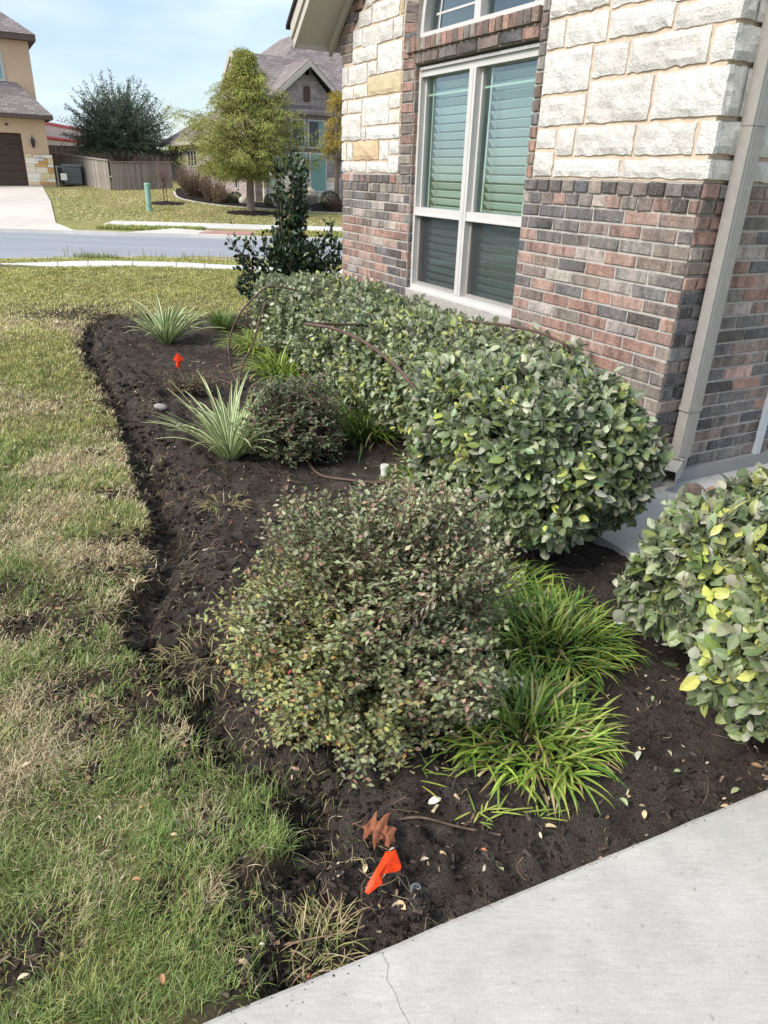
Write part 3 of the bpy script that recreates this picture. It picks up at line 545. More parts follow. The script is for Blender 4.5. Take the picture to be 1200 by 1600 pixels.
STR = [(1.188, 1.705, 1.37, 1.841), (.602, 1.705, 1.17, 1.799), (.0, 1.705, .585, 1.797), (1.188, 1.865, 1.37, 1.97), (1.018, 1.822, 1.165, 1.97), (.525, 1.82, .998, 1.97), (.116, 1.82, .507, 1.967), (.0, 1.82, .09, 1.967), (.955, 1.991, 1.37, 2.143), (.452, 1.99, .935, 2.2), (.0, 1.99, .43, 2.2), (.955, 2.165, 1.37, 2.385), (.672, 2.222, .935, 2.378), (.132, 2.222, .655, 2.378), (.0, 2.222, .11, 2.365), (1.218, 2.405, 1.37, 2.545), (.858, 2.4, 1.2, 2.545), (.39, 2.4, .84, 2.525), (.0, 2.385, .37, 2.488), (.87, 2.565, 1.37, 2.66), (.545, 2.545, .85, 2.655), (.0, 2.51, .525, 2.655), (.0, 2.675, .6, 2.86), (.62, 2.675, 1.36, 2.83), (.0, 2.88, .8, 3.05), (.82, 2.85, 1.36, 3.05), (.0, 3.07, .5, 3.23), (.52, 3.07, 1.36, 3.23)]
def stone_mesh(w, h, seed, c, dp=.032, wrap=0):
    r = np.random.default_rng(seed); nx = max(4, min(14, int(w / .035))); nz = max(3, min(7, int(h / .03))); V = []
    for j in range(nz + 1):
        for i in range(nx + 1):
            u, v_ = i / nx, j / nz; x = (u - .5) * w; z = (v_ - .5) * h; e = min(u, 1 - u) * w; ez = min(v_, 1 - v_) * h
            edge = min(1, min(e, ez) / .014 + .25); d = dp * (.42 + .58 * edge) + (fbm(x * 14 + seed, z * 14 + seed * .37, 4, 1) - .5) * .03 * edge
            if e < 1e-6: x += r.normal(0, .0028)
            if ez < 1e-6: z += r.normal(0, .0028)
            V.append((x, float(d), z))
    a = lambda i, j: j * (nx + 1) + i
    F = [(a(i, j), a(i, j + 1), a(i + 1, j + 1), a(i + 1, j)) for j in range(nz) for i in range(nx)]
    ring = [a(i, 0) for i in range(nx)] + [a(nx, j) for j in range(nz)] + [a(i, nz) for i in range(nx, 0, -1)] + [a(0, j) for j in range(nz, 0, -1)]
    b0 = len(V)
    for k in ring: V.append((V[k][0], -.02, V[k][2]))
    m_ = len(ring); F += [(ring[k], ring[(k + 1) % m_], b0 + (k + 1) % m_, b0 + k) for k in range(m_)]
    return mesh_np('stone', V, np.array(F), M['stone'], np.array([c]), smooth=False)
for i, (s0, z0, s1, z1) in enumerate(STL + STR):
    c = S(222, 218, 212) if random.random() < .6 else S(229, 226, 221)
    if i in (5,): c = S(216, 190, 156)
    elif i in (18, 30): c = S(216, 198, 164)
    elif random.random() < .1: c = S(234, 226, 212)
    dp = .015 + .007 * random.random()
    if s0 == 0: s0 = -.02
    if s1 > 4.35: s1 = 4.375
    obj('stone', stone_mesh(s1 - s0 - .002, z1 - z0 - .002, i * 7 + 3, c, dp), swl if i < len(STL) else swr_, mw=Matrix.Translation(((s0 + s1) / 2, -.006, (z0 + z1) / 2)))
zr = [1.705, 1.797, 1.82, 1.967, 1.99, 2.2, 2.222, 2.365, 2.385, 2.488, 2.51, 2.655, 2.675, 2.86, 2.88, 3.05]
for k in range(0, len(zr), 2):
    y = -.006 ; first = True; random.seed(50 + k)
    while y > -1.0:
        ln = random.choice([.12, .2, .3, .38]) if not first else [.16, .3, .12, .34, .1, .2, .3, .25][k // 2]
        c = S(220, 215, 209); st = stone_mesh(ln, zr[k + 1] - zr[k] - .004, int(300 + k * 13 - y * 50), c, .018)
        obj('stone', st, swr_, mw=Matrix.Translation((-.004, y - ln / 2 + .0, (zr[k] + zr[k + 1]) / 2)) @ Matrix.Rotation(math.pi / 2, 4, 'Z')); y -= ln + .02; first = False
# foundation strip
mb = MB(); mb.box(-.028, .1, -3.2, .03, -.1, .092); mb.box(.1, XL, -.1, .03, -.1, .06); obj('foundation', mb.mesh('foundation', M['found']), house)
# double window
win = empty('window', (0, 0, 0), 'x', 'x'); del win['label']; del win['category']; win.parent = house
FY = -.055
mid = (WS0 + WS1) / 2; zt = WZ0 + .60
def prt(name, mb, mat, parent, smooth=False): return obj(name, mb.mesh(name, mat, smooth=smooth), parent)
mb = MB(); mb.box(WS0, WS0 + .035, FY - .08, FY + .012, WZ0, WZ1); mb.box(WS1 - .035, WS1, FY - .08, FY + .012, WZ0, WZ1); mb.box(WS0 + .035, WS1 - .035, FY - .08, FY + .011, WZ1 - .045, WZ1); mb.box(WS0 + .035, WS1 - .035, FY - .08, FY + .018, WZ0, WZ0 + .035)
mb.box(WS0 + .035, WS1 - .035, FY - .06, FY + .03, WZ1 + .0005, WZ1 + .02); mb.box(WS0 + .001, WS1 - .001, FY - .06, FY + .045, WZ0 - .02, WZ0 - .0005)
prt('frame', mb, M['frame'], win)
mb = MB(); mb.box(mid - .042, mid + .042, FY - .08, FY + .02, WZ0 + .0355, WZ1 - .0455); mb.box(mid - .012, mid + .012, FY + .0205, FY + .024, WZ0 + .04, WZ1 - .05); prt('mullion', mb, M['frame'], win)
for a, b in ((WS0 + .0355, mid - .0425), (mid + .0425, WS1 - .0355)):
    mb = MB(); mb.box(a, b, FY - .06, FY + .012, zt, zt + .065); mb.box(a, b, FY - .03, FY + .02, zt + .0, zt + .012); prt('meeting_rail', mb, M['frame'], win)
    mb = MB(); mb.box(a + .022, b - .022, FY - .05, FY - .047, zt + .0655, WZ1 - .046); prt('pane', mb, M['glass'], win)
    prt('sash', MB().box(a, a + .0215, FY - .06, FY - .03, zt + .0655, WZ1 - .046), M['frame'], win); prt('sash', MB().box(b - .0215, b, FY - .06, FY - .03, zt + .0655, WZ1 - .046), M['frame'], win)
    mb = MB()
    for xx in (a + .1, b - .1): mb.box(xx - .008, xx + .008, FY - .059, FY - .0515, zt + .07, WZ1 - .05)
    mb.box(a + .022, b - .022, FY - .0595, FY - .0512, WZ1 - .175, WZ1 - .16); prt('muntin', mb, M['cord'], win)
    mb = MB(); mb.box(a + .03, b - .03, FY - .07, FY - .067, WZ0 + .06, zt - .02); prt('pane', mb, M['glass'], win)
    mb = MB(); mb.box(a, a + .03, FY - .06, FY - .025, WZ0 + .036, zt - .0005); mb.box(b - .03, b, FY - .06, FY - .025, WZ0 + .036, zt - .0005); mb.box(a + .0305, b - .0305, FY - .06, FY - .025, WZ0 + .036, WZ0 + .06); prt('sash', mb, M['gutter'], win)
    mb = MB(); mb.box(a + .0305, b - .0305, FY - .04, FY - .0395, WZ0 + .061, zt - .001); prt('screen', mb, M['screen'], win)
    sm_ = MB().box(-(b - a) / 2 + .035, (b - a) / 2 - .035, -.028, .028, -.0016, .0016).mesh('slat', M['slat'])
    for k in range(27):
        z = WZ0 + .05 + k * .0605
        if z < WZ1 - .05: obj('slat', sm_, win, mw=Matrix.Translation(((a + b) / 2 + random.uniform(-.002, .002), FY - .13, z)) @ Matrix.Rotation(rad(52 + random.uniform(-2.5, 2.5)), 4, 'X') @ Matrix.Rotation(random.uniform(-.003, .003), 4, 'Y'))
    mb = MB()
    for xx in (a + .13, b - .13): mb.box(xx - .0015, xx + .0015, FY - .098, FY - .096, WZ0 + .06, WZ1 - .06)
    prt('blind_cord', mb, M['cord'], win)
mb = MB(); mb.box(WS0, WS1, -.9, -.895, .3, 3.6); mb.box(WS0 - .004, WS0, -.9, -.14, .3, 3.6); mb.box(WS1, WS1 + .004, -.9, -.14, .3, 3.6); mb.box(WS0, WS1, -.9, -.21, .3, .304); prt('room', mb, plain('room_wall', S(150, 146, 140), .9, .1), house)
# arched upper window
uw = empty('arched_window', (0, 0, 0), 'x', 'x'); del uw['label']; del uw['category']; uw.parent = house
UZ = WZ1 + .205; HWD = (WS1 - WS0) / 2; AH = .95
def arch(k, off=0): 
    th = np.linspace(0, math.pi, k); return np.stack([mid + (HWD + off) * np.cos(th), UZ + (AH + off) * np.sin(th)], -1)
def ring(mb, o1, o2, y0, y1, k=40):
    A, B = arch(k, o1), arch(k, o2)
    for i in range(k - 1):
        mb.hexa([(A[i][0], y0, A[i][1]), (A[i + 1][0], y0, A[i + 1][1]), (B[i + 1][0], y0, B[i + 1][1]), (B[i][0], y0, B[i][1])], [(A[i][0], y1, A[i][1]), (A[i + 1][0], y1, A[i + 1][1]), (B[i + 1][0], y1, B[i + 1][1]), (B[i][0], y1, B[i][1])])
mb = MB(); ring(mb, -.045, 0, FY - .06, FY + .02); mb.box(WS0 + .005, WS1 - .005, FY - .06, FY + .022, UZ - .005, UZ + .045); prt('frame', mb, M['frame'], uw)
mb = MB(); mb.box(mid - .038, mid + .038, FY - .055, FY + .019, UZ + .0455, UZ + AH - .05); prt('mullion', mb, M['frame'], uw)
mb = MB(); A = arch(30, -.05); mb.prism([tuple(p) for p in A], 1, FY - .04, FY - .037); prt('pane', mb, M['glass'], uw)
mb = MB(); ring(mb, -.2, -.185, FY - .0365, FY - .03, 30); mb.box(WS0 + .15, WS1 - .15, FY - .0362, FY - .031, UZ + .15, UZ + .165); prt('muntin', mb, M['frame'], uw)
mb = MB(); mb.box(WS0, WS1, -.7, -.695, UZ, UZ + 1); prt('curtain', mb, plain('room_shade', S(90, 100, 108), .9, .1), uw)
mb = MB(); ring(mb, .0, .2, -.15, -.006, 40); 
for a_ in (0,): pass
prt('arch_mortar', mb, M['mortar'], uw)
for k in range(52):
    th = (k + .5) / 52 * math.pi; cx, cz = mid + (HWD + .1) * math.cos(th), UZ + (AH + .1) * math.sin(th); tx, tz = -(HWD + .1) * math.sin(th), (AH + .1) * math.cos(th)
    an = math.atan2(tz, tx)
    if cz < 3.45: obj('brick', random.choice(_rw[choose(WJ)]), uw, mw=Matrix.Translation((cx, -.03, cz)) @ Matrix.Rotation(-an, 4, 'Y') @ Matrix.Diagonal((.95, 1, 2.3, 1)))
# wall above, gable rake with soffit, fascia and shingles
RK = .80
def rz_(s_): return 2.84 + (4.54 - s_) * RK        # soffit line on the wall
eave = empty('gable_eave', (0, 0, 0), 'x', 'x'); del eave['label']; del eave['category']; eave.parent = house
def rake(name, y0, y1, lo, hi, s0, s1, mat):
    mb = MB(); mb.hexa([(s0, y0, rz_(s0) + lo), (s1, y0, rz_(s1) + lo), (s1, y1, rz_(s1) + lo), (s0, y1, rz_(s0) + lo)], [(s0, y0, rz_(s0) + hi), (s1, y0, rz_(s1) + hi), (s1, y1, rz_(s1) + hi), (s0, y1, rz_(s0) + hi)]); return prt(name, mb, mat, eave)
rake('soffit', -.3, .36, .0, .02, 4.62, 2.0, M['soffit']); rake('frieze_board', .012, .045, -.10, -.001, 4.6, 2.0, M['trim']); rake('fascia', .3605, .385, -.03, .17, 4.64, 2.0, M['trim']); rake('rake_board', .3855, .405, .06, .19, 4.66, 2.0, M['trim'])
rake('shingles', -.4, .43, .1905, .225, 4.72, 2.0, plain('dark_shingle', S(70, 66, 66), .95, .1, 20))
mb = MB(); mb.box(4.6205, 4.64, -3, .36, rz_(4.63) - .03, rz_(4.63) + .15); prt('eave_board', mb, M['trim'], eave)
mb = MB(); mb.box(4.36, 4.62, -3, -.3005, rz_(4.62) + .0, rz_(4.62) + .02); prt('eave_soffit', mb, M['soffit'], eave)
mb = MB(); mb.prism([(0.01, 3.255), (4.0, 3.255), (2.18, 4.7), (.01, 4.7)], 1, -.28, -.205); prt('gable_wall', mb, M['tanmortar'], house)
mb = MB(); mb.box(4.2, 4.355, -3.2, -.205, .0, 2.8); prt('far_side_wall', mb, M['mortar'], house)
# downspout: ribbed rectangular pipe, straps, fluted elbow kicked towards the bed
ds = empty('downspout', (0, 0, 0), 'x', 'x'); del ds['label']; del ds['category']; ds.parent = house
def ribbed(w, d, nr=5):
    """outline of a corrugated rectangular pipe, centred"""
    P = []
    def side(a, b):
        a, b = np.array(a), np.array(b); nn = np.array([(b - a)[1], -(b - a)[0]]); nn = nn / np.linalg.norm(nn)
        for k in range(nr * 4): 
            f = k / (nr * 4); P.append(tuple(a + (b - a) * f + nn * (.0022 if (k % 4) in (1, 2) and .1 < f < .9 else 0)))
    c = [(-w / 2, -d / 2), (w / 2, -d / 2), (w / 2, d / 2), (-w / 2, d / 2)]
    for i in range(4): side(c[i], c[(i + 1) % 4])
    return P
PX, PY = -.052, -.21
mb = MB(); mb.prism([(x + PX, y + PY) for x, y in ribbed(.068, .1)], 2, .2, 1.95); prt('pipe', mb, M['gutter'], ds)
mb = MB(); mb.prism([(x * 1.05 + PX, y * 1.05 + PY) for x, y in ribbed(.068, .1)], 2, 1.952, 3.2); prt('pipe', mb, M['gutter'], ds)
mb = MB(); mb.box(PX - .039, PX - .036, PY - .056, PY + .056, .49, .52); mb.box(PX - .036, -.02, PY - .06, PY - .0545, .49, .52); mb.box(PX - .036, -.02, PY + .0545, PY + .06, .49, .52); prt('strap', mb, M['gutter'], ds)
# elbow swept from down to outwards (+y, slightly -x)
pr = np.array(ribbed(.07, .1)); nst = 15; V = []; F = []; k = len(pr)
od = np.array([-.42, .86, -.22]); od /= np.linalg.norm(od); pos = np.array([PX, PY, .205]); dirn = np.array([0, 0, -1.0])
for i in range(nst + 5):
    f = min(1, i / nst); dirn = nrm(np.array([0, 0, -1.0]) * (1 - f) + od * f); a = nrm(np.cross(dirn, np.array([.86, .42, 0.0]))); bx = nrm(np.array([.86, .42, 0.0]) - dirn * (dirn @ np.array([.86, .42, 0.0]))); a = np.cross(dirn, bx)
    sc_ = 1 + (.045 if i % 2 and i < nst else 0)
    for p in pr * sc_: V.append(pos + bx * p[0] + a * p[1])
    pos = pos + dirn * (.0065 if i < nst else .028)
for i in range(nst + 4):
    for j in range(k): F.append((i * k + j, i * k + (j + 1) % k, (i + 1) * k + (j + 1) % k, (i + 1) * k + j))
obj('elbow', mesh_np('elbow', V, np.array(F), M['gutter']), ds)
mb = MB(); mb.box(-.03, -.0, -1.02, -.97, .093, 2.2); prt('door_trim', mb, plain('grey_trim', S(176, 182, 188), .5, .3), house)
# ------------------------------------------------------------------ background: houses, fences, trees
def uvbox(me, parts_dir):
    """metre-scaled UVs from local coordinates: u along the dominant horizontal axis, v = z"""
    uv = me.uv_layers.new(name='UVMap'); n = len(me.loops); vi = np.empty(n, np.int32); me.loops.foreach_get('vertex_index', vi); co = np.empty(len(me.vertices) * 3, np.float32); me.vertices.foreach_get('co', co); co = co.reshape(-1, 3)
    nn = np.empty(len(me.polygons) * 3, np.float32); me.polygons.foreach_get('normal', nn); nn = nn.reshape(-1, 3); lt = np.empty(len(me.polygons), np.int32); me.polygons.foreach_get('loop_total', lt); pn = np.repeat(nn, lt, 0)
    c = co[vi]; u = np.where(np.abs(pn[:, 0]) > np.abs(pn[:, 1]), c[:, 1], c[:, 0]); v = c[:, 2]; uv.data.foreach_set('uv', np.stack([u, v], -1).ravel().astype(np.float32)); return me
def tz(x, y): return float(slab_terr(np.array(y)))
R30 = rad(30)
# tan stucco house with garage on the left
ga = empty('stucco_house', (-15.75, 35.8, 0), 'tan stucco two storey house with dark brown garage door and driveway', 'house', rz=R30)
def P(name, mb, mat, par, uv=False, smooth=False):
    me = mb.mesh(name, mat, smooth=smooth)
    if uv: uvbox(me, None)
    return obj(name, me, par)
P('wall', MB().box(-1.04, 0, 0, 8, .3, 3.6).box(-6.6, -1.04, 0, 8, 2.92, 3.6).box(-6.6, -1.04, .3, 8, .3, 2.92), M['stucco'], ga)
P('upper_wall', MB().box(-8, -.02, 1.6, 9, 3.6, 6.75), M['stucco'], ga)
gd = obj('garage_door', MB().box(-6.2, -1.04, .24, .29, .8, 2.92).mesh('garage_door', M['garage']), ga)
for k in range(7): obj('door_panel', MB().box(-6.2, -1.05, .215, .239, .82 + k * .3, 1.105 + k * .3).mesh('door_panel', M['garage']), gd)
obj('hinge', MB().box(-1.75, -1.1, .205, .2145, 2.46, 2.5).mesh('hinge', M['iron']), gd)
P('stone_wainscot', MB().box(-1.03, .1, -.07, -.002, .2, 2.1).box(.003, .1, -.001, 3, .2, 2.1), M['tanmortar'], ga)
wr = [o_ for o_ in ga.children if o_.name.startswith('stone_wainscot')][0]
zz = .85; rr = random.Random(3)
while zz < 2.08:
    hh = min(rr.choice([.13, .2, .24]), 2.1 - zz); xx = -1.03
    while xx < .08:
        ww = min(rr.uniform(.25, .6), .1 - xx)
        if .1 - xx - ww < .15: ww = .1 - xx
        c = rr.choice([S(226, 214, 194), S(216, 196, 160), S(206, 164, 112), S(228, 222, 210), S(196, 150, 104)]); obj('stone', mesh_np('stone', np.array([(xx + .01, -.095, zz + .008), (xx + ww - .01, -.095, zz + .008), (xx + ww - .01, -.095, zz + hh - .008), (xx + .01, -.095, zz + hh - .008), (xx, -.06, zz), (xx + ww, -.06, zz), (xx + ww, -.06, zz + hh), (xx, -.06, zz + hh)]), np.array([(0, 1, 2, 3), (4, 5, 1, 0), (5, 6, 2, 1), (6, 7, 3, 2), (7, 4, 0, 3)]), M['attr'], np.array([c])), wr); xx += ww
    zz += hh
P('footing', MB().box(-1.0, .08, -.06, .0, .1, .845), M['found'], ga)
# roofs
P('eave', MB().box(-7, .33, -.45, 2, 3.5, 3.66), M['browntrim'], ga); P('roof', MB().prism([(-.46, 3.665), (2.0, 3.665), (2.0, 5.0), (1.6, 5.0)], 0, -7, -.75).add([(-.75, -.46, 3.665), (.34, -.46, 3.665), (.34, 2, 3.665), (-.75, 2.0, 5.0), (-.75, 1.6, 5.0)], [(0, 1, 4), (1, 2, 3, 4)]), M['shingle'], ga)
P('upper_eave', MB().box(-8.4, .28, 1.2, 9.3, 6.62, 6.85), M['browntrim'], ga); P('upper_roof', MB().add([(.3, 1.18, 6.855), (.3, 9.3, 6.855), (-8.4, 9.3, 6.855), (-8.4, 1.18, 6.855), (-3.2, 5.2, 9.6), (-5, 5.2, 9.6)], [(0, 1, 4), (1, 2, 5, 4), (2, 3, 5), (3, 0, 4, 5)]), M['shingle'], ga)
w_ = P('window', MB().box(-2.6, -1.18, 1.55, 1.599, 5.0, 6.2), M['frame'], ga); obj('pane', MB().box(-2.5, -1.27, 1.54, 1.549, 5.1, 6.1).mesh('pane', plain('teal_pane', S(120, 160, 165), .15, .6)), w_)
ln = P('wall_lantern', MB().box(-.66, -.58, -.05, -.002, 2.5, 2.75).tube([(-.62, -.03, 2.72), (-.62, -.12, 2.86), (-.62, -.17, 2.76)], .012, 6).tube([(-.62, -.17, 2.78), (-.62, -.17, 2.70), (-.62, -.17, 2.62), (-.62, -.17, 2.42), (-.62, -.17, 2.34)], [.015, .07, .085, .06, .012], 8), M['iron'], ga)
P('number_plaque', MB().box(-.68, -.3, -.115, -.0955, 1.86, 2.06), M['white'], ga)
P('camera_spot', MB().box(-1.62, -1.5, -.06, -.001, 3.2, 3.27), M['iron'], ga)
def text(name, body, size, mat, par, mw):
    cu = bpy.data.curves.new(name, 'FONT'); cu.body = body; cu.size = size; cu.align_x = 'CENTER'; cu.align_y = 'CENTER'; cu.extrude = .002
    o_ = bpy.data.objects.new(name + '_tmp', cu); COL.objects.link(o_); bpy.context.view_layer.update(); me = bpy.data.meshes.new_from_object(o_.evaluated_get(bpy.context.evaluated_depsgraph_get())); bpy.data.objects.remove(o_); me.materials.clear(); me.materials.append(mat); return obj(name, me, par, mw=mw)
text('house_number', '17103', .13, M['iron'], ga, Matrix.Translation((-.49, -.1185, 1.96)) @ Matrix.Rotation(math.pi / 2, 4, 'X'))
# air conditioner and meter
a0 = (-15.25, 36.7); e = empty('air_conditioner', (*a0, tz(*a0)), 'grey air conditioning unit beside the tan stucco house', 'air conditioner', rz=R30)
P('cabinet', MB().box(-.4, .4, -.4, .4, .06, .82), plain('ac_grey', S(92, 94, 96), .6, .3, 40), e); P('top', MB().box(-.43, .43, -.43, .43, .825, .9), M['greybox'], e)
for k in range(9): P('louvre', MB().box(-.37, .37, -.425, -.402, .12 + k * .075, .155 + k * .075), M['greybox'], e)
a0 = (-15.45, 35.65); e = empty('gas_meter', (*a0, tz(*a0)), 'gas meter with grey pipes at the stucco house corner', 'meter', rz=R30)
P('pipe', MB().tube([(0, 0, 0), (0, 0, .9)], .03, 8).tube([(0, 0, .85), (.25, 0, .85), (.25, 0, .55)], .025, 8), M['greybox'], e); P('body', MB().box(.14, .38, -.1, .12, .3, .58), M['white'], e)
# brick house with gable on the right
K = (-5.69, 32.19); gb = empty('gabled_house', (*K, 0), 'grey brown brick house with steep gables behind the feathery tree', 'house', rz=R30)
P('wall', MB().box(.0, .75, .35, 5, .4, 4.25).box(.0, 9, 5.001, 14.3, .4, 2.95).box(3.62, 9, .35, 5, .4, 4.25), M['farbrick'], gb, True)
P('gable_wall', MB().box(.751, 3.619, .0, 5, 1.62, 4.4).prism([(.9, 4.401), (3.5, 4.401), (2.25, 5.62)], 1, .0, .3), M['farbrick'], gb, True)
P('side_gable_wall', MB().prism([(.4, 4.251), (4.95, 4.251), (2.6, 6.0)], 0, .0, .3), M['farbrick'], gb, True)
stn = P('stone_base', MB().box(.2, 9, -.1, -.003, .4, 1.6), M['tanmortar'], gb)
zz = .5
while zz < 1.58:
    hh = min(rr.choice([.12, .17, .21]), 1.6 - zz); xx = .2
    while xx < 4.1:
        ww = rr.uniform(.25, .7); c = rr.choice([S(226, 216, 198), S(218, 202, 172), S(230, 224, 214), S(212, 190, 150)]); obj('stone', mesh_np('stone', np.array([(xx + .012, -.125, zz + .01), (xx + ww - .012, -.125, zz + .01), (xx + ww - .012, -.125, zz + hh - .01), (xx + .012, -.125, zz + hh - .01), (xx, -.09, zz), (xx + ww, -.09, zz), (xx + ww, -.09, zz + hh), (xx, -.09, zz + hh)]), np.array([(0, 1, 2, 3), (4, 5, 1, 0), (5, 6, 2, 1), (6, 7, 3, 2), (7, 4, 0, 3)]), M['attr'], np.array([c])), stn); xx += ww
    zz += hh
P('roof', MB().slab([(0, -.25, 4.02), (9, -.25, 4.02), (9, 2.6, 6.2), (0, 2.6, 6.2)], .12).slab([(0, 2.601, 6.2), (9, 2.601, 6.2), (9, 5.2, 4.2), (0, 5.2, 4.2)], .12), M['shingle'], gb)
P('rake_trim', MB().hexa([(-.06, -.25, 3.82), (-.001, -.25, 3.82), (-.001, 2.6, 6.0), (-.06, 2.6, 6.0)], [(-.06, -.25, 4.06), (-.001, -.25, 4.06), (-.001, 2.6, 6.24), (-.06, 2.6, 6.24)]).hexa([(-.06, 2.601, 6.0), (-.001, 2.601, 6.0), (-.001, 5.2, 4.0), (-.06, 5.2, 4.0)], [(-.06, 2.601, 6.24), (-.001, 2.601, 6.24), (-.001, 5.2, 4.24), (-.06, 5.2, 4.24)]), M['trim'], gb)
P('gable_roof', MB().slab([(.62, -.35, 4.5), (2.25, -.35, 5.84), (2.25, 2.3, 5.84), (.62, 1.2, 4.5)], .1).slab([(2.251, -.35, 5.84), (3.85, -.35, 4.5), (3.85, 1.2, 4.5), (2.251, 2.3, 5.84)], .1), M['shingle'], gb)
P('gable_trim', MB().prism([(.6, 4.42), (.62, 4.25), (2.25, 5.56), (3.86, 4.25), (3.88, 4.42), (2.25, 5.76)], 1, -.4, -.352), M['trim'], gb)
for bx_ in (.95, 3.4, 2.2): P('bracket', MB().box(bx_, bx_ + .1, -.34, -.002, (4.35 if bx_ != 2.2 else 5.3), (4.6 if bx_ != 2.2 else 5.5)), M['iron'], gb)
P('hip_roof', MB().add([(3.0, 5.0, 6.1), (12, 5.0, 6.1), (12, 13.5, 6.1), (3.0, 13.5, 6.1), (5.2, 7.4, 7.95), (12, 7.4, 7.95), (12, 10.2, 7.95), (5.2, 10.2, 7.95)], [(0, 1, 5, 4), (3, 0, 4, 7), (2, 3, 7, 6), (4, 5, 6, 7)]), M['shingle'], gb)
P('wing_roof', MB().add([(-.45, 4.6, 2.98), (-.45, 14.8, 2.98), (9, 14.8, 2.98), (9, 4.6, 5.3), (3.2, 5.2, 5.3), (3.4, 10, 5.5), (9, 10, 5.5)], [(0, 4, 5, 1), (1, 5, 6, 2), (0, 3, 4)]).add([(-.45, 4.6, 2.98), (-.45, 14.8, 2.98), (9, 14.8, 2.98), (9, 4.6, 2.98)], [(0, 1, 2, 3)]), M['shingle'], gb); P('wing_eave', MB().box(-.47, -.3, 4.6, 14.8, 2.82, 2.975), M['trim'], gb)
def fwin(par, x0, x1, z0, z1, y, blind, ax=1, name='window'):
    if ax == 1: f = MB().box(x0, x1, y - .05, y, z0, z1); g_ = MB().box(x0 + .06, x1 - .06, y - .06, y - .0505, z0 + .06, z1 - .06)
    else: f = MB().box(y - .05, y, x0, x1, z0, z1); g_ = MB().box(y - .06, y - .0505, x0 + .06, x1 - .06, z0 + .06, z1 - .06)
    w_ = P(name, f, M['frame'], par); obj('pane', g_.mesh('pane', blind), w_); return w_
dkg = plain('dark_pane', (.016, .02, .022), .08, .6); tlg = plain('teal_blind_pane', S(104, 146, 140), .25, .5); crt = plain('curtain', S(128, 160, 162), .8, .2)
fwin(gb, 1.5, 2.15, 2.68, 3.74, -.003, dkg); w_ = fwin(gb, 2.25, 3.05, 2.68, 3.74, -.003, dkg); obj('curtain', MB().box(2.72, 2.98, -.068, -.0605, 2.76, 3.66).mesh('curtain', crt), w_)
fwin(gb, 2.25, 3.05, 1.02, 2.52, -.13, tlg); fwin(gb, 1.35, 2.15, 1.02, 2.52, -.13, tlg)
P('window_header', MB().box(1.35, 3.2, -.03, -.001, 3.76, 4.0), plain('header_brick', S(158, 144, 142), .95, .1, 22, .7, 1.2), gb); P('window_band', MB().box(1.35, 3.2, -.03, -.001, 2.55, 2.66), plain('band_brick', S(120, 104, 100), .95, .1, 22, .7, 1.2), gb)
P('attic_louvre', MB().box(2.1, 2.38, -.03, -.001, 4.36, 4.92), plain('louvre_brown', S(96, 76, 72), .8, .2, 30), gb)
P('downpipe', MB().box(.3, .38, -.2, -.13, .5, 4.2), M['greybox'], gb); P('downpipe', MB().box(3.72, 3.8, -.2, -.13, .5, 4.2), M['greybox'], gb)
for y0 in (8.6, 9.15, 9.7): fwin(gb, y0, y0 + .42, 1.85, 2.62, -.003, dkg, 0)
for y0 in (11.6, 12.3, 13.0): P('brick_slot', MB().box(-.03, -.001, y0, y0 + .25, 1.9, 2.5), plain('slot_brick', S(100, 88, 84), .95, .1), gb)
fwin(gb, 2.4, 2.75, 1.0, 1.5, -.003, dkg, 0)
# red trimmed metal building behind the fences
rb = empty('metal_building', (-26.3, 60, 1.0), 'long pale metal building with red roof edges behind the dark tree', 'building')
def q3(*pts): return [tuple(np.array(p) - np.array([-26.3, 60, 1.0])) for p in pts]
E0, E1 = (-26.0, 58, 3.55), (-28.4, 102, 3.62); G0, G1 = (-29.5, 60, 4.0), (-34, 104, 4.1); T0, T1 = (-29.5, 60, 4.95), (-34, 104, 5.1)
P('wall', MB().add(q3((E0[0], E0[1], .8), (E1[0], E1[1], .8), E1, E0), [(0, 1, 2, 3)]).add(q3((-60, 58, .8), (E0[0], E0[1], .8), E0, (-60, 58, 3.55)), [(0, 1, 2, 3)]), M['metalwall'], rb); P('roof', MB().slab(q3(E0, E1, G1, G0), .08).slab(q3((-60, 57.8, 3.55), E0, G0, (-60, 60, 4.0)), .08), M['metalroof'], rb)
P('upper_wall', MB().add(q3(G0, G1, T1, T0), [(0, 1, 2, 3)]).add(q3((-60, 60, 4.0), G0, T0, (-60, 60, 4.95)), [(0, 1, 2, 3)]), M['metalwall'], rb)
P('eave_trim', MB().tube(q3(E0, E1), .13, 6).tube(q3((-60, 57.9, 3.55), (-26, 57.9, 3.55)), .13, 6), M['redtrim'], rb); P('roof_trim', MB().tube(q3(T0, T1), .15, 6).tube(q3((-60, 60, 4.95), T0), .15, 6), M['redtrim'], rb)
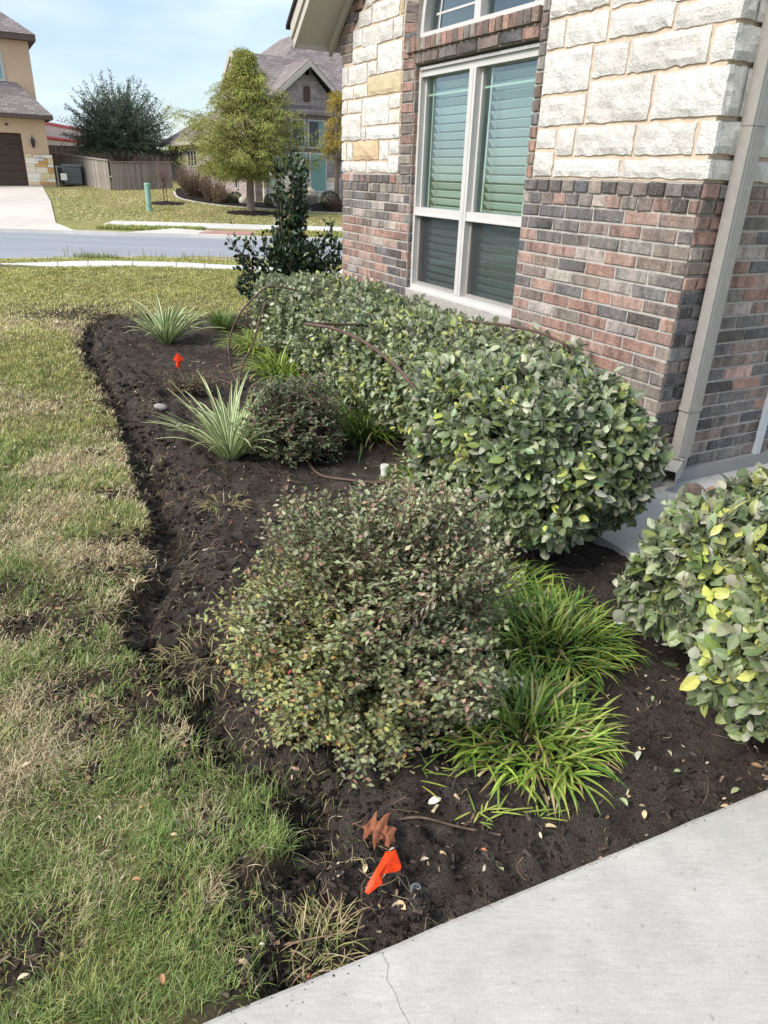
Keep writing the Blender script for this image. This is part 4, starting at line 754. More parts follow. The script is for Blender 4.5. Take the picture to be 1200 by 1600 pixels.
# fences
def fence(name, a, b, h, label, mat, z0=None, w=.14, cap=True):
    a = np.array(a, float); b = np.array(b, float); L_ = np.linalg.norm(b - a); d = (b - a) / L_; n = int(L_ / w); f = empty(name, (*a, 0), label, 'fence', rz=math.atan2(d[1], d[0])); mes = [MB().box(-w / 2 + .006, w / 2 - .006, -.012 - .004 * k, .008, 0, 1).mesh('picket', mat) for k in range(3)]
    for k in range(n):
        p = a + d * (k + .5) * w; zb = tz(*p) if z0 is None else z0[0] + (z0[1] - z0[0]) * k / n; obj('picket', mes[k % 3], f, mw=Matrix.Translation(((k + .5) * w, 0, zb - .02)) @ Matrix.Diagonal((1, 1, h + random.uniform(-.01, .01), 1)))
    za, zb_ = (tz(*a), tz(*b)) if z0 is None else z0
    if cap: obj('cap_rail', MB().hexa([(0, -.07, za + h), (L_, -.07, zb_ + h), (L_, .05, zb_ + h), (0, .05, za + h)], [(0, -.07, za + h + .05), (L_, -.07, zb_ + h + .05), (L_, .05, zb_ + h + .05), (0, .05, za + h + .05)]).mesh('cap_rail', mat), f)
    return f
fence('wooden_fence', (-17.3, 39.6), (-12.76, 34.9), 1.2, 'weathered picket fence slanting back from the stucco house', M['fence'])
fence('wooden_fence', (-12.72, 34.95), (-10.6, 37.3), 1.14, 'weathered picket fence ending at the gabled brick house', M['fence'], z0=(.74, .84))
fence('wooden_fence', (-34, 53), (-12, 55), 2.1, 'dark stained fence far behind under the dark tree', plain('dark_fence', S(58, 50, 48), .9, .1, 3), z0=(.9, .8), w=.4, cap=False)
# plants of the background
def crown(name, V, F, C, mat, par, off=None):
    return obj(name, mesh_np(name, V - (np.array(off) if off is not None else 0), F, mat, C), par)
def branches(n, base, tips, r0, r1, sag=0.0, m=5):
    t_ = np.linspace(0, 1, m)[None, :, None]; Pn = base[:, None] * (1 - t_) + tips[:, None] * t_; Pn[:, 1:-1] += rng.normal(0, .02, (n, m - 2, 3)) * np.linalg.norm(tips - base, axis=1)[:, None, None]; Pn[..., 2] += sag * np.sin(t_[..., 0] * math.pi) * np.linalg.norm(tips - base, axis=1)[:, None]
    R = r0[:, None] * (1 - np.linspace(0, 1, m)) + r1 * np.linspace(0, 1, m); return tubes(Pn, R, 5)
def cypress(loc, H, rx, label, pal, wts, z_low=.33, nb=420, seed=1, trunk=True, per=75):
    x, y = loc; z = tz(x, y); e = empty('cypress_tree', (x, y, z), label, 'tree'); r_ = np.random.default_rng(seed)
    tv, tf = tubes(np.array([[(0, 0, -.05), (.02, 0, H * .25), (-.03, 0, H * .5), (.0, 0, H * .75), (0, 0, H * .97)]]), np.array([[.16, .12, .085, .045, .012]]) * H / 5.1, 10)
    obj('trunk', mesh_np('trunk', tv, tf, M['bark'], smooth=True), e)
    nl = max(12, nb // 11); hl_ = z_low + (1.0 - z_low) * (np.arange(nl) + r_.random(nl)) / nl; al = np.arange(nl) * 2.4 + r_.normal(0, .3, nl); pick_ = r_.integers(0, nl, nb); prof_ = lambda q: np.interp(q, [.24, .33, .43, .54, .62, .70, .78, .86, .94, 1], [.6, .9, 1.05, 1.05, .9, .68, .42, .22, .07, .01])
    lr = prof_(hl_) * rx * r_.uniform(.72, 1.12, nl); u_ = r_.beta(2.2, 1.1, nb); a = al[pick_] + r_.normal(0, .2, nb) / np.maximum(u_, .3); h = np.clip(hl_[pick_] + r_.normal(0, .018, nb) + .02 * (u_ - .5), z_low * .95, .995); rr_ = np.minimum(lr[pick_], prof_(h) * rx * 1.15) * u_
    tip = np.stack([np.cos(a) * rr_, np.sin(a) * rr_, h * H], -1); base = np.stack([0 * a, 0 * a, np.maximum(.22, h - .05 - .06 * rr_) * H], -1)
    bv, bf = branches(nb, base, tip, .022 * (1.1 - h) + .006, .003, .06); obj('limb', mesh_np('limb', bv, bf, M['twig']), e)
    nc = nb * 3; ci = np.repeat(np.arange(nb), 3); cf = r_.uniform(.45, 1.03, nc)[:, None]; cp_ = base[ci] * (1 - cf) + tip[ci] * cf + r_.normal(0, .06, (nc, 3)); cs = r_.uniform(.7, 1.4, nc); cb = r_.normal(1, .14, nc)
    k = per; ii = np.repeat(np.arange(nc), k); n = len(ii); da = a[ci][ii] + r_.normal(0, 1.1, n); out = r_.uniform(.0, .30, n) * cs[ii]; Pn = cp_[ii] + np.stack([np.cos(da) * out, np.sin(da) * out, -out * out * 1.6 + r_.normal(.0, .025, n)], -1)
    X = nrm(np.stack([np.cos(da), np.sin(da), -.25 - 2.2 * out], -1) + r_.normal(0, .35, (n, 3))); N = nrm(r_.normal(0, .6, (n, 3)) + np.array([0, 0, 1.0]))
    col = jit(pick(n, pal, wts) * cb[ii][:, None], .12)
    V, F, C = leafset(Pn, X, N, r_.uniform(.06, .13, n), .34, col, TQ, FQ); obj('crown', mesh_np('crown', V, F, M['treeleaf'], C), e); return e
CY = [S(144, 150, 80), S(166, 168, 92), S(124, 134, 72), S(184, 178, 106), S(178, 158, 98)]
cypress((-5.29, 28.25), 5.1, 2.9, 'feathery yellow green tree with mulch ring across the street', CY, [4, 3.4, 3, 1.6, .5], .25, nb=600, per=60)
cypress((-2.35, 31.0), 4.1, .75, 'slim yellowing tree beside the white stone house corner', [S(186, 162, 80), S(172, 148, 70), S(150, 146, 70)], [2, 2, 1], .45, 110, 4, per=26)
def oak(loc, zbase, H, rx, label):
    e = empty('oak_tree', (*loc, zbase), label, 'tree'); r_ = np.random.default_rng(9)
    tv = []; 
    st = np.array([[(0, 0, 0), (.1, 0, .5), (-.5 + .3 * k, .1 * k, 1.1), ((k - 1.5) * .8, .2 * (k % 2), 2.0)] for k in range(4)], float); v_, f_ = tubes(st, np.broadcast_to(np.array([.16, .13, .1, .06]), (4, 4)), 7); obj('trunk', mesh_np('trunk', v_, f_, M['bark'], smooth=True), e)
    nb = 520; d = rdir(nb); d[:, 2] = np.abs(d[:, 2]) * 1.1 - .28; d = nrm(d); rr_ = (.62 + .5 * r_.random(nb)); tip = d * rr_[:, None] * np.array([rx, rx, H * .62]) + np.array([0, 0, H * .38]); base = tip * .35 + np.array([0, 0, H * .22]) 
    bv, bf = branches(nb, base, tip, np.full(nb, .022), .004, .0); obj('limb', mesh_np('limb', bv, bf, M['twig']), e)
    per = 84; ii = np.repeat(np.arange(nb), per); n = len(ii); f = .15 + .85 * r_.random(n) ** .9; ax = nrm(tip - base)[ii]; Pn = base[ii] * (1 - f)[:, None] + tip[ii] * f[:, None] + r_.normal(0, .12, (n, 3)) * (1.35 - f)[:, None]; X = nrm(ax + r_.normal(0, .8, (n, 3))); N = nrm(r_.normal(0, 1, (n, 3)) + np.array([0, 0, .8]))
    col = jit(pick(n, [S(84, 98, 84), S(98, 112, 94), S(116, 128, 110), S(70, 82, 72)], [3, 3, 2, 2]) * r_.normal(1, .15, nb)[ii][:, None], .15); V, F, C = leafset(Pn, X, N, r_.uniform(.07, .13, n), .8, col, TQ, FQ); obj('crown', mesh_np('crown', V, F, M['treeleaf'], C), e)
oak((-14.75, 42.5), 1.2, 4.75, 2.75, 'dark green bushy live oak rising behind the weathered fence')
def ball(name, loc, r, label, pal, wts, n=1500, cat_='shrub', squash=.85, ls=.05):
    z = tz(*loc); e = empty(name, (*loc, z), label, cat_); d = rdir(n); d[:, 2] = np.maximum(d[:, 2], -.6); Pn = d * np.array([r, r, r * squash]) * (rng.uniform(.82, 1.0, n)[:, None]) + np.array([0, 0, r * squash * .75]); col = jit(pick(n, pal, wts), .15); V, F, C = leafset(Pn, nrm(d + rng.normal(0, .9, (n, 3))), nrm(d + rng.normal(0, .5, (n, 3))), rng.uniform(ls * .7, ls * 1.3, n), .9, col, TQ, FQ)
    obj('foliage', mesh_np('foliage', V, F, M['treeleaf'], C), e); kk = 12; tp = rdir(kk) * r * .6 + np.array([0, 0, r * .7]); bv, bf = branches(kk, np.zeros((kk, 3)), tp, np.full(kk, .02), .005); obj('stem', mesh_np('stem', bv, bf, M['twig']), e); return e
DG = [S(52, 66, 42), S(66, 82, 50), S(40, 52, 36)]
ball('boxwood', (-4.95, 30.9), .3, 'small round boxwood left of the pale boulder', DG, [2, 2, 1]); ball('boxwood', (-2.6, 30.9), .42, 'large round boxwood in front of the gabled brick house', DG, [2, 2, 1], 2600); ball('boxwood', (-6.45, 31.2), .3, 'dark round boxwood beside the thicket of bare shrubs', DG, [2, 2, 1])
def twiggy(loc, H, r, label, n=220, leafp=None, col_=S(120, 96, 88)):
    z = tz(*loc); e = empty('bare_shrub', (*loc, z), label, 'shrub'); a = rng.random(n) * 2 * math.pi; q = np.sqrt(rng.random(n)) * r; tip = np.stack([np.cos(a) * q, np.sin(a) * q, H * (.45 + .55 * rng.random(n))], -1); base = tip * np.array([.3, .3, 0]) ; bv, bf = branches(n, base, tip, np.full(n, .009), .004, .0, 4); obj('stem', mesh_np('stem', bv, bf, _twig('dry_stem', col_)), e)
    m_ = n * 16; ii = np.repeat(np.arange(n), 16); f = rng.random(m_); Pn = base[ii] * (1 - f)[:, None] + tip[ii] * f[:, None] + rng.normal(0, .06, (m_, 3)); Pn[:, 2] = np.abs(Pn[:, 2]); V, F, C = leafset(Pn, rdir(m_), rdir(m_), rng.uniform(.04, .09, m_), .6, jit(pick(m_, leafp or [S(120, 104, 82), S(132, 116, 96), S(98, 96, 66)], [2, 1, 1.5]), .2), TQ, FQ); obj('foliage', mesh_np('foliage', V, F, M['treeleaf'], C), e)
twiggy((-8.6, 33.2), 1.25, .9, 'tall brownish bare shrub against the brick side wall', 300); twiggy((-7.5, 31.9), .95, .6, 'mid height half bare shrub right of the tallest one', 200); twiggy((-7.0, 31.2), .6, .45, 'low olive brown shrub at the mulch bed front', 120); twiggy((-2.25, 29.9), .5, .4, 'low reddish bare shrub before the large boxwood', 130, [S(120, 84, 76), S(104, 76, 70), S(110, 96, 72)])
# small staked bare tree
e = empty('young_tree', (-9.1, 30.42, tz(0, 30.42)), 'thin leafless young tree with dark mulch ring on lawn', 'tree'); v_, f_ = tubes(np.array([[(0, 0, 0), (.01, 0, .5), (.0, 0, 1.0)], [(.12, 0, 0), (.12, 0, .4), (.12, 0, .75)]]), np.array([[.022, .018, .012], [.015, .015, .015]]), 6); obj('trunk', mesh_np('trunk', v_[:18], f_[:12], M['twig']), e); obj('stake', mesh_np('stake', v_[18:], f_[:12], M['twig']), e)
nb = 60; a = rng.random(nb) * 6.28; base = np.stack([0 * a, 0 * a, rng.uniform(.5, 1.0, nb)], -1); tip = base + np.stack([np.cos(a) * .35, np.sin(a) * .35, rng.uniform(.2, .9, nb)], -1); bv, bf = branches(nb, base, tip, np.full(nb, .008), .003); obj('limb', mesh_np('limb', bv, bf, _twig('red_twig', S(120, 96, 92))), e)
def disc(name, loc, rx, ry, mat, label=None, z=.02, n=28, th=.08):
    a = np.linspace(0, 2 * math.pi, n, endpoint=False); zc = [tz(loc[0], loc[1] + math.sin(q) * ry) + z for q in a]; w_ = 1 + .06 * np.sin(a * 5 + loc[0]); V = [(loc[0] + math.cos(q) * rx * s_, loc[1] + math.sin(q) * ry * s_, z_) for q, z_, s_ in zip(a, zc, w_)]; V += [(x, y, z_ - .2) for x, y, z_ in V]; V.append((loc[0], loc[1], tz(*loc) + z + th)); F3 = [(i, (i + 1) % n, 2 * n) for i in range(n)]; F4 = [(i, i + n, (i + 1) % n + n, (i + 1) % n) for i in range(n)]
    return obj(name, mesh_np(name, V, [np.array(F3), np.array(F4)], mat), kind='structure')
disc('mulch_ring', (-5.25, 28.2), .95, .75, M['mulch']); disc('mulch_ring', (-9.05, 30.4), .75, .6, M['mulch'])
mb = MB(); q = [(-10.1, 35.6), (-9.0, 32.6), (-7.0, 30.6), (-5.0, 29.9), (-2.0, 29.4), (3, 31)]; q2 = [(-10.4, 37), (-8.2, 35.5), (-6.4, 32.6), (-5.0, 32.0), (-2, 33.6), (3, 36.5)]
strip('mulch_bed', dens(q, 4), dens(q2, 4), .035, M['mulch'], .2, slab_terr); strip('bed_kerb', dens(np.array(q) - [.08, .08], 4), dens(np.array(q) - [.01, .02], 4), .02, M['walk'], .2, slab_terr)
def rockmesh(name, size, seed, mat, sub=2, amp=.28):
    import bmesh as bm_; b_ = bm_.new(); bm_.ops.create_icosphere(b_, subdivisions=sub, radius=1); V = np.array([v_.co[:] for v_ in b_.verts]); F = np.array([[v_.index for v_ in f.verts] for f in b_.faces]); b_.free(); r_ = np.random.default_rng(seed)
    for _ in range(9):
        d = nrm(r_.normal(size=3)); k = r_.uniform(.55, .95); pr_ = V @ d; V = V - np.maximum(0, pr_ - k)[:, None] * d * .9
    V = V * (1 + amp * .25 * r_.normal(0, 1, (len(V), 1)) * .3) * np.array(size); V[:, 2] -= V[:, 2].min(); return mesh_np(name, V, F, mat)
for loc, sz, lb in (((-4.5, 30.25), (.34, .25, .26), 'large angular pale boulder between boxwoods across the street'), ((-5.95, 30.6), (.26, .2, .2), 'small rounded tan boulder left of the feathery tree trunk'), ((-3.45, 31.5), (.4, .3, .36), 'pale boulder by the far lower window')):
    o = tag(obj('boulder', rockmesh('boulder', sz, int(abs(loc[0]) * 9), M['boulder'], 2), loc=(*loc, tz(*loc) + .03)), lb, 'boulder')
# green utility pedestal
e = empty('utility_pedestal', (-8.86, 27.73, tz(0, 27.73)), 'pale green utility pedestal standing on the far lawn', 'pedestal'); P('post', MB().tube([(0, 0, -.05), (0, 0, .12), (0, 0, .121), (0, 0, .85)], [.115, .115, .1, .1], 14), M['pedestal'], e, smooth=False); P('cap', MB().tube([(0, 0, .851), (0, 0, .9), (0, 0, .925)], [.113, .113, .08], 14), M['pedestal'], e)
for k in range(3): P('vent_band', MB().tube([(0, 0, .13 + k * .05), (0, 0, .15 + k * .05)], [.108, .108], 14), M['pedestal'], e)
# ------------------------------------------------------------------ clipped silverberry hedges
LEAFPAL = [S(100, 114, 78), S(114, 128, 90), S(84, 98, 66), S(132, 142, 106), S(108, 122, 66), S(176, 180, 96), S(146, 154, 90), S(156, 160, 130)]
def bumpy(P_, amp, fr, seed):
    r_ = np.random.default_rng(seed); o_ = 0
    for k in range(5):
        d = r_.normal(size=3) * fr * (1 + .5 * k); o_ = o_ + np.sin(P_ @ d + r_.uniform(0, 6)) / (1 + .4 * k)
    return o_ * amp / 2
def hedge(name, label, boxes, n_total, nobj, leaf, seed, pal_w, stems, group=None):
    """boxes: (s0,s1,n0,n1,z0,z1,r,weight) rounded blocks in the house frame"""
    r_ = np.random.default_rng(seed); cen = np.mean([[(b[0] + b[1]) / 2, (b[2] + b[3]) / 2] for b in boxes], 0); root = hw(cen[0], cen[1], -.03); e = empty(name, root, label, 'hedge', group)
    PP, NN, DD = [], [], []
    wsum = sum(b[7] for b in boxes)
    for bi, b in enumerate(boxes):
        n = int(n_total * b[7] / wsum); lo = np.array([b[0], b[2], b[4]]); hi = np.array([b[1], b[3], b[5]]); rd = b[6]; sz = hi - lo
        ar = np.array([sz[1] * sz[2], sz[1] * sz[2], sz[0] * sz[2] * .5, sz[0] * sz[2] * 1.3, 0.02, sz[0] * sz[1] * 1.25]); f = r_.choice(6, n, p=ar / ar.sum()); q = lo + r_.random((n, 3)) * sz; ax = f // 2; q[np.arange(n), ax] = np.where(f % 2 == 1, hi[ax], lo[ax])
        c = np.clip(q, lo + rd, hi - rd); d = q - c; nn = nrm(d); p = c + nn * rd
        dep = r_.exponential(leaf * .75, n); dep = np.minimum(dep, .22); p = p + nn * (bumpy(p, .06, 6, seed + bi)[:, None] + bumpy(p, .035, 19, seed + bi + 5)[:, None]) - nn * dep[:, None]
        sh = r_.random(n) < .035; p[sh] += nn[sh] * r_.uniform(.01, .045, sh.sum())[:, None] + np.array([0, 0, .012])      # stray shoots
        PP.append(p); NN.append(nn); DD.append(dep)
    p = np.concatenate(PP); nn = np.concatenate(NN); dep = np.concatenate(DD); n = len(p)
    RM = np.array([FD, FN, [0, 0, 1.0]]); w_ = p @ RM + HC; wn_ = nn @ RM
    N = nrm(wn_ * .7 + np.array([0, 0, .4]) + r_.normal(0, .55, (n, 3))); X = nrm(wn_ * .35 + r_.normal(0, .8, (n, 3)) + np.array([0, 0, -.05]))
    # colour drifts: some yellow green sprays
    cl = fbm(p[:, 0] * 5 + 3, p[:, 1] * 5 + p[:, 2] * 4, 3, seed); ww = np.tile(np.array(pal_w, float), (n, 1)); ww[:, 5] *= np.where(cl > .66, 7, .12); ww[:, 6] *= np.where(cl > .62, 4, .6); cw = np.cumsum(ww / ww.sum(1, keepdims=True), 1); idx = np.minimum((r_.random(n)[:, None] > cw).sum(1), 7); col = jit(np.array(LEAFPAL)[idx], .12)
    ln_ = np.clip(r_.normal(.95, .24, n), .4, 1.45) * leaf; wd = r_.uniform(.85, 1.1, n)
    tocam = nrm(CAM - w_); vis = (dep < leaf * .5) & (np.sum(wn_ * tocam, 1) > .15) & (w_[:, 2] > .12); sc_ = np.where(vis, ln_ * np.abs(np.sum(N * tocam, 1)) / camdist(w_), 0); top = np.argsort(-sc_)[:nobj * 5]; top = r_.permutation(top)[:nobj]
    mask = np.ones(n, bool); mask[top] = False
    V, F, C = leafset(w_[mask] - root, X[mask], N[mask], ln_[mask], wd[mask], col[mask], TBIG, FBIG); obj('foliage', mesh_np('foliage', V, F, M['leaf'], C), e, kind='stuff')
    mes = []
    for k in range(24):
        v_, f_, c_ = leafset(np.zeros((1, 3)), np.array([[1.0, 0, 0]]), np.array([[0, 0, 1.0]]), np.ones(1), np.array([.85 + .01 * k]), jit(np.array(LEAFPAL)[[[0, 1, 2, 3, 4, 7][k % 6] if k < 19 else 5 + k % 2]], .1), TBIG, FBIG); mes.append(mesh_np('leaf', v_, f_, M['leaf'], c_))
    for i in top:
        x = X[i]; nn_ = nrm(N[i] - x * (N[i] @ x)); y = np.cross(nn_, x); s_ = ln_[i]; o_ = w_[i] - root; k = 19 + (i % 5) if idx[i] in (5, 6) else i % 19
        obj('leaf', mes[k], e, mw=Matrix(((x[0] * s_, y[0] * s_, nn_[0] * s_, o_[0]), (x[1] * s_, y[1] * s_, nn_[1] * s_, o_[1]), (x[2] * s_, y[2] * s_, nn_[2] * s_, o_[2]), (0, 0, 0, 1))))
    # woody stems and twigs
    bs, ts = [], []
    for b in boxes:
        m_ = int(stems * (b[1] - b[0])); s_ = r_.uniform(b[0] + .15, b[1] - .15, m_); n_ = r_.uniform(b[2] + .25, b[3] - .25, m_); t_ = np.stack([s_ + r_.normal(0, .22, m_), n_ + r_.normal(0, .25, m_), r_.uniform(b[5] * .5, b[5] - .03, m_)], -1); t_[:, 0] = np.clip(t_[:, 0], b[0] + .05, b[1] - .05); t_[:, 1] = np.clip(t_[:, 1], b[2] + .05, b[3] - .05)
        bs.append(np.stack([s_, n_, 0 * s_ - .04], -1) @ RM + HC); ts.append(t_ @ RM + HC)
    tw = r_.choice(n, min(n, int(n * .06))); bs.append(w_[tw] - wn_[tw] * .14 - np.array([0, 0, .05])); ts.append(w_[tw] + wn_[tw] * .012)
    bs = np.concatenate(bs); ts = np.concatenate(ts); V, F = branches(len(bs), bs - root, ts - root, np.where(np.arange(len(bs)) < len(bs) - len(tw), .008, .0022), .0016, .02); obj('stem', mesh_np('stem', V, F, M['twig']), e)
    return e
hedge('silverberry_hedge', 'long clipped silvery green hedge running under the double window', [(.35, 2.0, .12, 1.14, .10, .77, .2, 1.3), (1.9, 4.25, .10, 1.02, .08, .75, .2, 1.3)], 34000, 280, .051, 21, [3, 3, 2.0, 2.6, 2.4, .9, 1.6, 2.0], 45)
hedge('silverberry_hedge', 'rounded near end of clipped silvery hedge beside the downspout', [(-.60, .55, .59, 1.44, .09, .80, .26, 1)], 17000, 300, .055, 31, [3.4, 3, 2.6, 2, 1.5, .3, .4, 1.2], 45)
hedge('silverberry_hedge', 'clipped silvery hedge cut off by the right edge of picture', [(-2.35, -1.14, .05, 1.46, .09, .70, .26, 1)], 19000, 300, .057, 41, [2.4, 3, 2, 3, 2.4, .4, .6, 1.8], 45)
# ------------------------------------------------------------------ fringe bushes (small leaved, bronze tints)
def fringe_bush(label, c, rx, ry, H, ntw, per, leaf, seed, palL, wL, palR, wR, nobj=0, seedhead=False):
    r_ = np.random.default_rng(seed); root = np.array([c[0], c[1], -.03]); e = empty('fringe_bush', root, label, 'shrub'); d = rdir(ntw); d[:, 2] = np.where(d[:, 2] < -.8, -d[:, 2], d[:, 2]); d = nrm(d)
    bz = np.array([0, 0, H * .47]); lump = 1 + .10 * np.sin(d @ np.array([5, 3, 4]) + 1) + .07 * np.sin(d @ np.array([-7, 9, 5])); hxy = np.linalg.norm(d[:, :2], axis=1, keepdims=True); dd_ = d.copy(); dd_[:, :2] = np.where(d[:, 2:3] < .12, d[:, :2] / np.maximum(hxy, 1e-6) * np.maximum(hxy, .93 - .12 * r_.random((ntw, 1))), d[:, :2]); tip = bz + dd_ * np.array([rx, ry, H * .53]) * (lump * r_.uniform(.84, 1.07, ntw))[:, None]; strag = r_.random(ntw) < .03; tip[strag, :2] *= r_.uniform(1.1, 1.3, (strag.sum(), 1)); tip[:, 2] = np.maximum(tip[:, 2], .03 + .05 * r_.random(ntw))
    base = bz * .55 + (tip - bz) * .42 * r_.uniform(.6, 1.1, ntw)[:, None]
    m_ = 6; t_ = np.linspace(0, 1, m_)[None, :, None]; sag = np.stack([0 * d[:, 0], 0 * d[:, 0], -.06 + .02 * r_.random(ntw)], -1); Pn = base[:, None] * (1 - t_) + tip[:, None] * t_ + (r_.normal(0, .03, (ntw, 1, 3)) * t_ * (1 - t_) * 4) + sag[:, None] * (t_ ** 2) * (.6 + d[:, None, 2:3]); V, F = tubes(Pn, np.broadcast_to(np.linspace(.0026, .001, m_), (ntw, m_)), 4); obj('twig', mesh_np('twig', V, F, M['twig']), e)
    k = 14; bs = r_.normal(0, .04, (k, 3)) * np.array([1, 1, 0]); ts = base[r_.choice(ntw, k)]; V, F = branches(k, bs, ts, np.full(k, .009), .004); obj('stem', mesh_np('stem', V, F, M['twig']), e)
    n = ntw * per; ii = np.repeat(np.arange(ntw), per); f = np.clip(np.tile((np.arange(per) + .5) / per, ntw) + r_.normal(0, .02, n), 0, 1) ** .8; j = np.minimum((f * (m_ - 1)).astype(int), m_ - 2); g = (f * (m_ - 1) - j)[:, None]; pp = Pn[ii, j] * (1 - g) + Pn[ii, j + 1] * g; ax = nrm(Pn[ii, j + 1] - Pn[ii, j]); sd = np.where(np.tile(np.arange(per) % 2, ntw) == 0, 1, -1)[:, None]; side = nrm(np.cross(ax, np.array([0, 0, 1.0])) + 1e-6); up = nrm(np.cross(side, ax)); rl = r_.normal(0, .5, (n, 1))
    X = nrm(ax * .55 + (side * np.cos(rl) + up * np.sin(rl)) * sd + r_.normal(0, .22, (n, 3))); N = nrm(up * .8 + np.array([0, 0, .45]) + nrm(pp - bz) * .5 + r_.normal(0, .4, (n, 3)))
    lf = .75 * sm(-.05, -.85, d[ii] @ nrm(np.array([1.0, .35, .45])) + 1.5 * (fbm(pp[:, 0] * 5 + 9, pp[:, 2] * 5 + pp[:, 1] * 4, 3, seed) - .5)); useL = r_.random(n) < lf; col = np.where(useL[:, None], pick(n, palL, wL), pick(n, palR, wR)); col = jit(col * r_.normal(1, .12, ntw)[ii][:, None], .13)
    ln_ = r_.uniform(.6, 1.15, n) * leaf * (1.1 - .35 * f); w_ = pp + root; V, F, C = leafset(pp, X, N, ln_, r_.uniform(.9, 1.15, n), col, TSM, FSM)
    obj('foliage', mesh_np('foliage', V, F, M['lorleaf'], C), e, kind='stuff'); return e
GRN = [S(140, 148, 106), S(154, 160, 120), S(124, 136, 94), S(168, 170, 134), S(160, 128, 108), S(176, 70, 84), S(168, 162, 142)]
YEL = [S(164, 164, 100), S(184, 172, 104), S(138, 148, 96), S(178, 146, 98), S(150, 154, 108), S(150, 70, 74)]
fringe_bush('large mounded small leaved bush with bronze and olive leaves', (-.03, 2.02), .45, .44, .88, 2500, 20, .032, 5, YEL, [2.2, 1.0, 3.4, 1.0, 2.6, .015], GRN, [4, 4, 3, 2.2, 2.2, .012, 1.2])
fringe_bush('smaller dark bush with reddish leaves beside the striped lily', (-.62, 4.45), .35, .33, .6, 760, 18, .033, 6, [S(108, 122, 84), S(122, 132, 94), S(168, 146, 104), S(160, 70, 84)], [3, 3, .7, .15], [S(102, 118, 84), S(116, 130, 98), S(136, 104, 104), S(112, 104, 92), S(160, 92, 96)], [4, 3, 2.4, 1.2, .12])
# dry seed sprig on the big bush, pale and hanging
e = empty('dry_sprig', (.13, 1.72, .55), 'pale dried sprig hanging on the large mounded bush', 'sprig'); n = 110; f = rng.random(n); k = rng.integers(0, 4, n); ends = np.array([(-.12, -.02, -.07), (-.06, -.03, -.10), (.04, -.01, .06), (-.15, -.02, -.02)]); Pn = ends[k] * f[:, None] + rng.normal(0, .008, (n, 3))
V, F, C = leafset(Pn, nrm(rng.normal(0, .4, (n, 3)) + np.array([-.5, -.4, -.9])), rdir(n), rng.uniform(.016, .03, n), .5, jit(pick(n, [S(190, 176, 150), S(172, 154, 126), S(210, 202, 182)], [2, 2, 1]), .1), TSM, FSM); obj('dried_leaves', mesh_np('dried_leaves', V, F, M['litter'], C), e, kind='stuff'); V, F = branches(4, np.zeros((4, 3)), ends, np.full(4, .0022), .001); obj('stem', mesh_np('stem', V, F, M['twig']), e)
# ------------------------------------------------------------------ strap leaved clumps
LIR = [S(98, 130, 58), S(124, 154, 66), S(76, 106, 50), S(164, 182, 84), S(148, 164, 78), S(182, 166, 116)]
def liriope(label, c, n, Ln, sp, pal_w, W=.010, seed=1, droop=(1.0, 1.9), dead=.1, leanmax=.75, name='liriope_clump', pal=None, cat_='grass clump', group=None):
    z = float(soilz(np.array(c[0]), np.array(c[1]))); e = empty(name, (c[0], c[1], z), label, cat_, group); r_ = np.random.default_rng(seed); a = r_.random(n) * 2 * math.pi; q = np.sqrt(r_.random(n)); Pn = np.stack([np.cos(a) * q * sp, np.sin(a) * q * sp, 0 * a], -1); az = a + r_.normal(0, .95, n); lean = np.clip(q * leanmax * .8 + np.abs(r_.normal(.05, .28, n)), 0, 1.3); L_ = Ln * r_.uniform(.6, 1.15, n); dr = r_.uniform(*droop, n)
    col = jit(pick(n, pal or LIR, pal_w), .12); dd = r_.random(n) < dead; col[dd] = jit(pick(dd.sum(), [S(178, 156, 120), S(150, 124, 96), S(196, 178, 140)], [2, 1, 1]), .1); lean[dd] += .35; tip = np.where(r_.random((n, 1)) < .22, np.array([S(186, 160, 96)]), col)
    V, F, C = straps(Pn, az, L_, lean, dr, np.full(n, W) * r_.uniform(.7, 1.15, n), col, 8, ((-.5, .95), (0, 1.12), (.5, .95)), fold=.25, tipcol=tip); obj('blades', mesh_np('blades', V, F, M['strap'], C), e, kind='stuff'); return e
liriope('front grassy lilyturf clump with tan tips on the black soil', (.51, 1.88), 720, .195, .215, [3, 4.5, 2, 5, 4, .6], .0095, 1, droop=(.5, 1.8), dead=.17, leanmax=.9)
liriope('lush lilyturf clump behind the front one near the hedge', (.68, 2.42), 700, .21, .235, [3.4, 4, 2.6, 4, 3, .3], .0095, 2, droop=(.5, 1.8), dead=.09, leanmax=.9); liriope('lilyturf clump tucked under the near end of the hedge', (.50, 2.75), 260, .24, .18, [4, 3, 3, 2.5, 2, .2], .0095, 12, dead=.06)
liriope('dark fine lilyturf clump behind the white pipe cap', (-.14, 4.85), 330, .40, .15, [3, 2, 4, .8, .5, .1], .009, 3, dead=.04)
liriope('middle lilyturf clump along the long hedge foot', (-.55, 5.55), 280, .36, .16, [3, 3, 3, 2.5, 2, .2], .010, 4, dead=.05); liriope('bright lilyturf clump nearer the drip hoop', (-.98, 6.4), 320, .38, .18, [2, 4, 1.6, 4, 3, .2], .011, 5, dead=.05)
liriope('farthest bright lilyturf clump by the hedge end', (-1.36, 7.45), 320, .38, .2, [1, 4, 1, 5, 4, .2], .012, 6, dead=.04); liriope('small dark tuft at foot of hedge near white rock', (.24, 4.0), 150, .26, .1, [3, 2, 4, 1, .6, .2], .008, 7, dead=.15)
liriope('small dark fine tuft at the far corner of the bed', (-1.98, 8.45), 260, .30, .08, [3, 1, 4, .3, .3, .2], .006, 8, droop=(.3, .9), leanmax=.6)
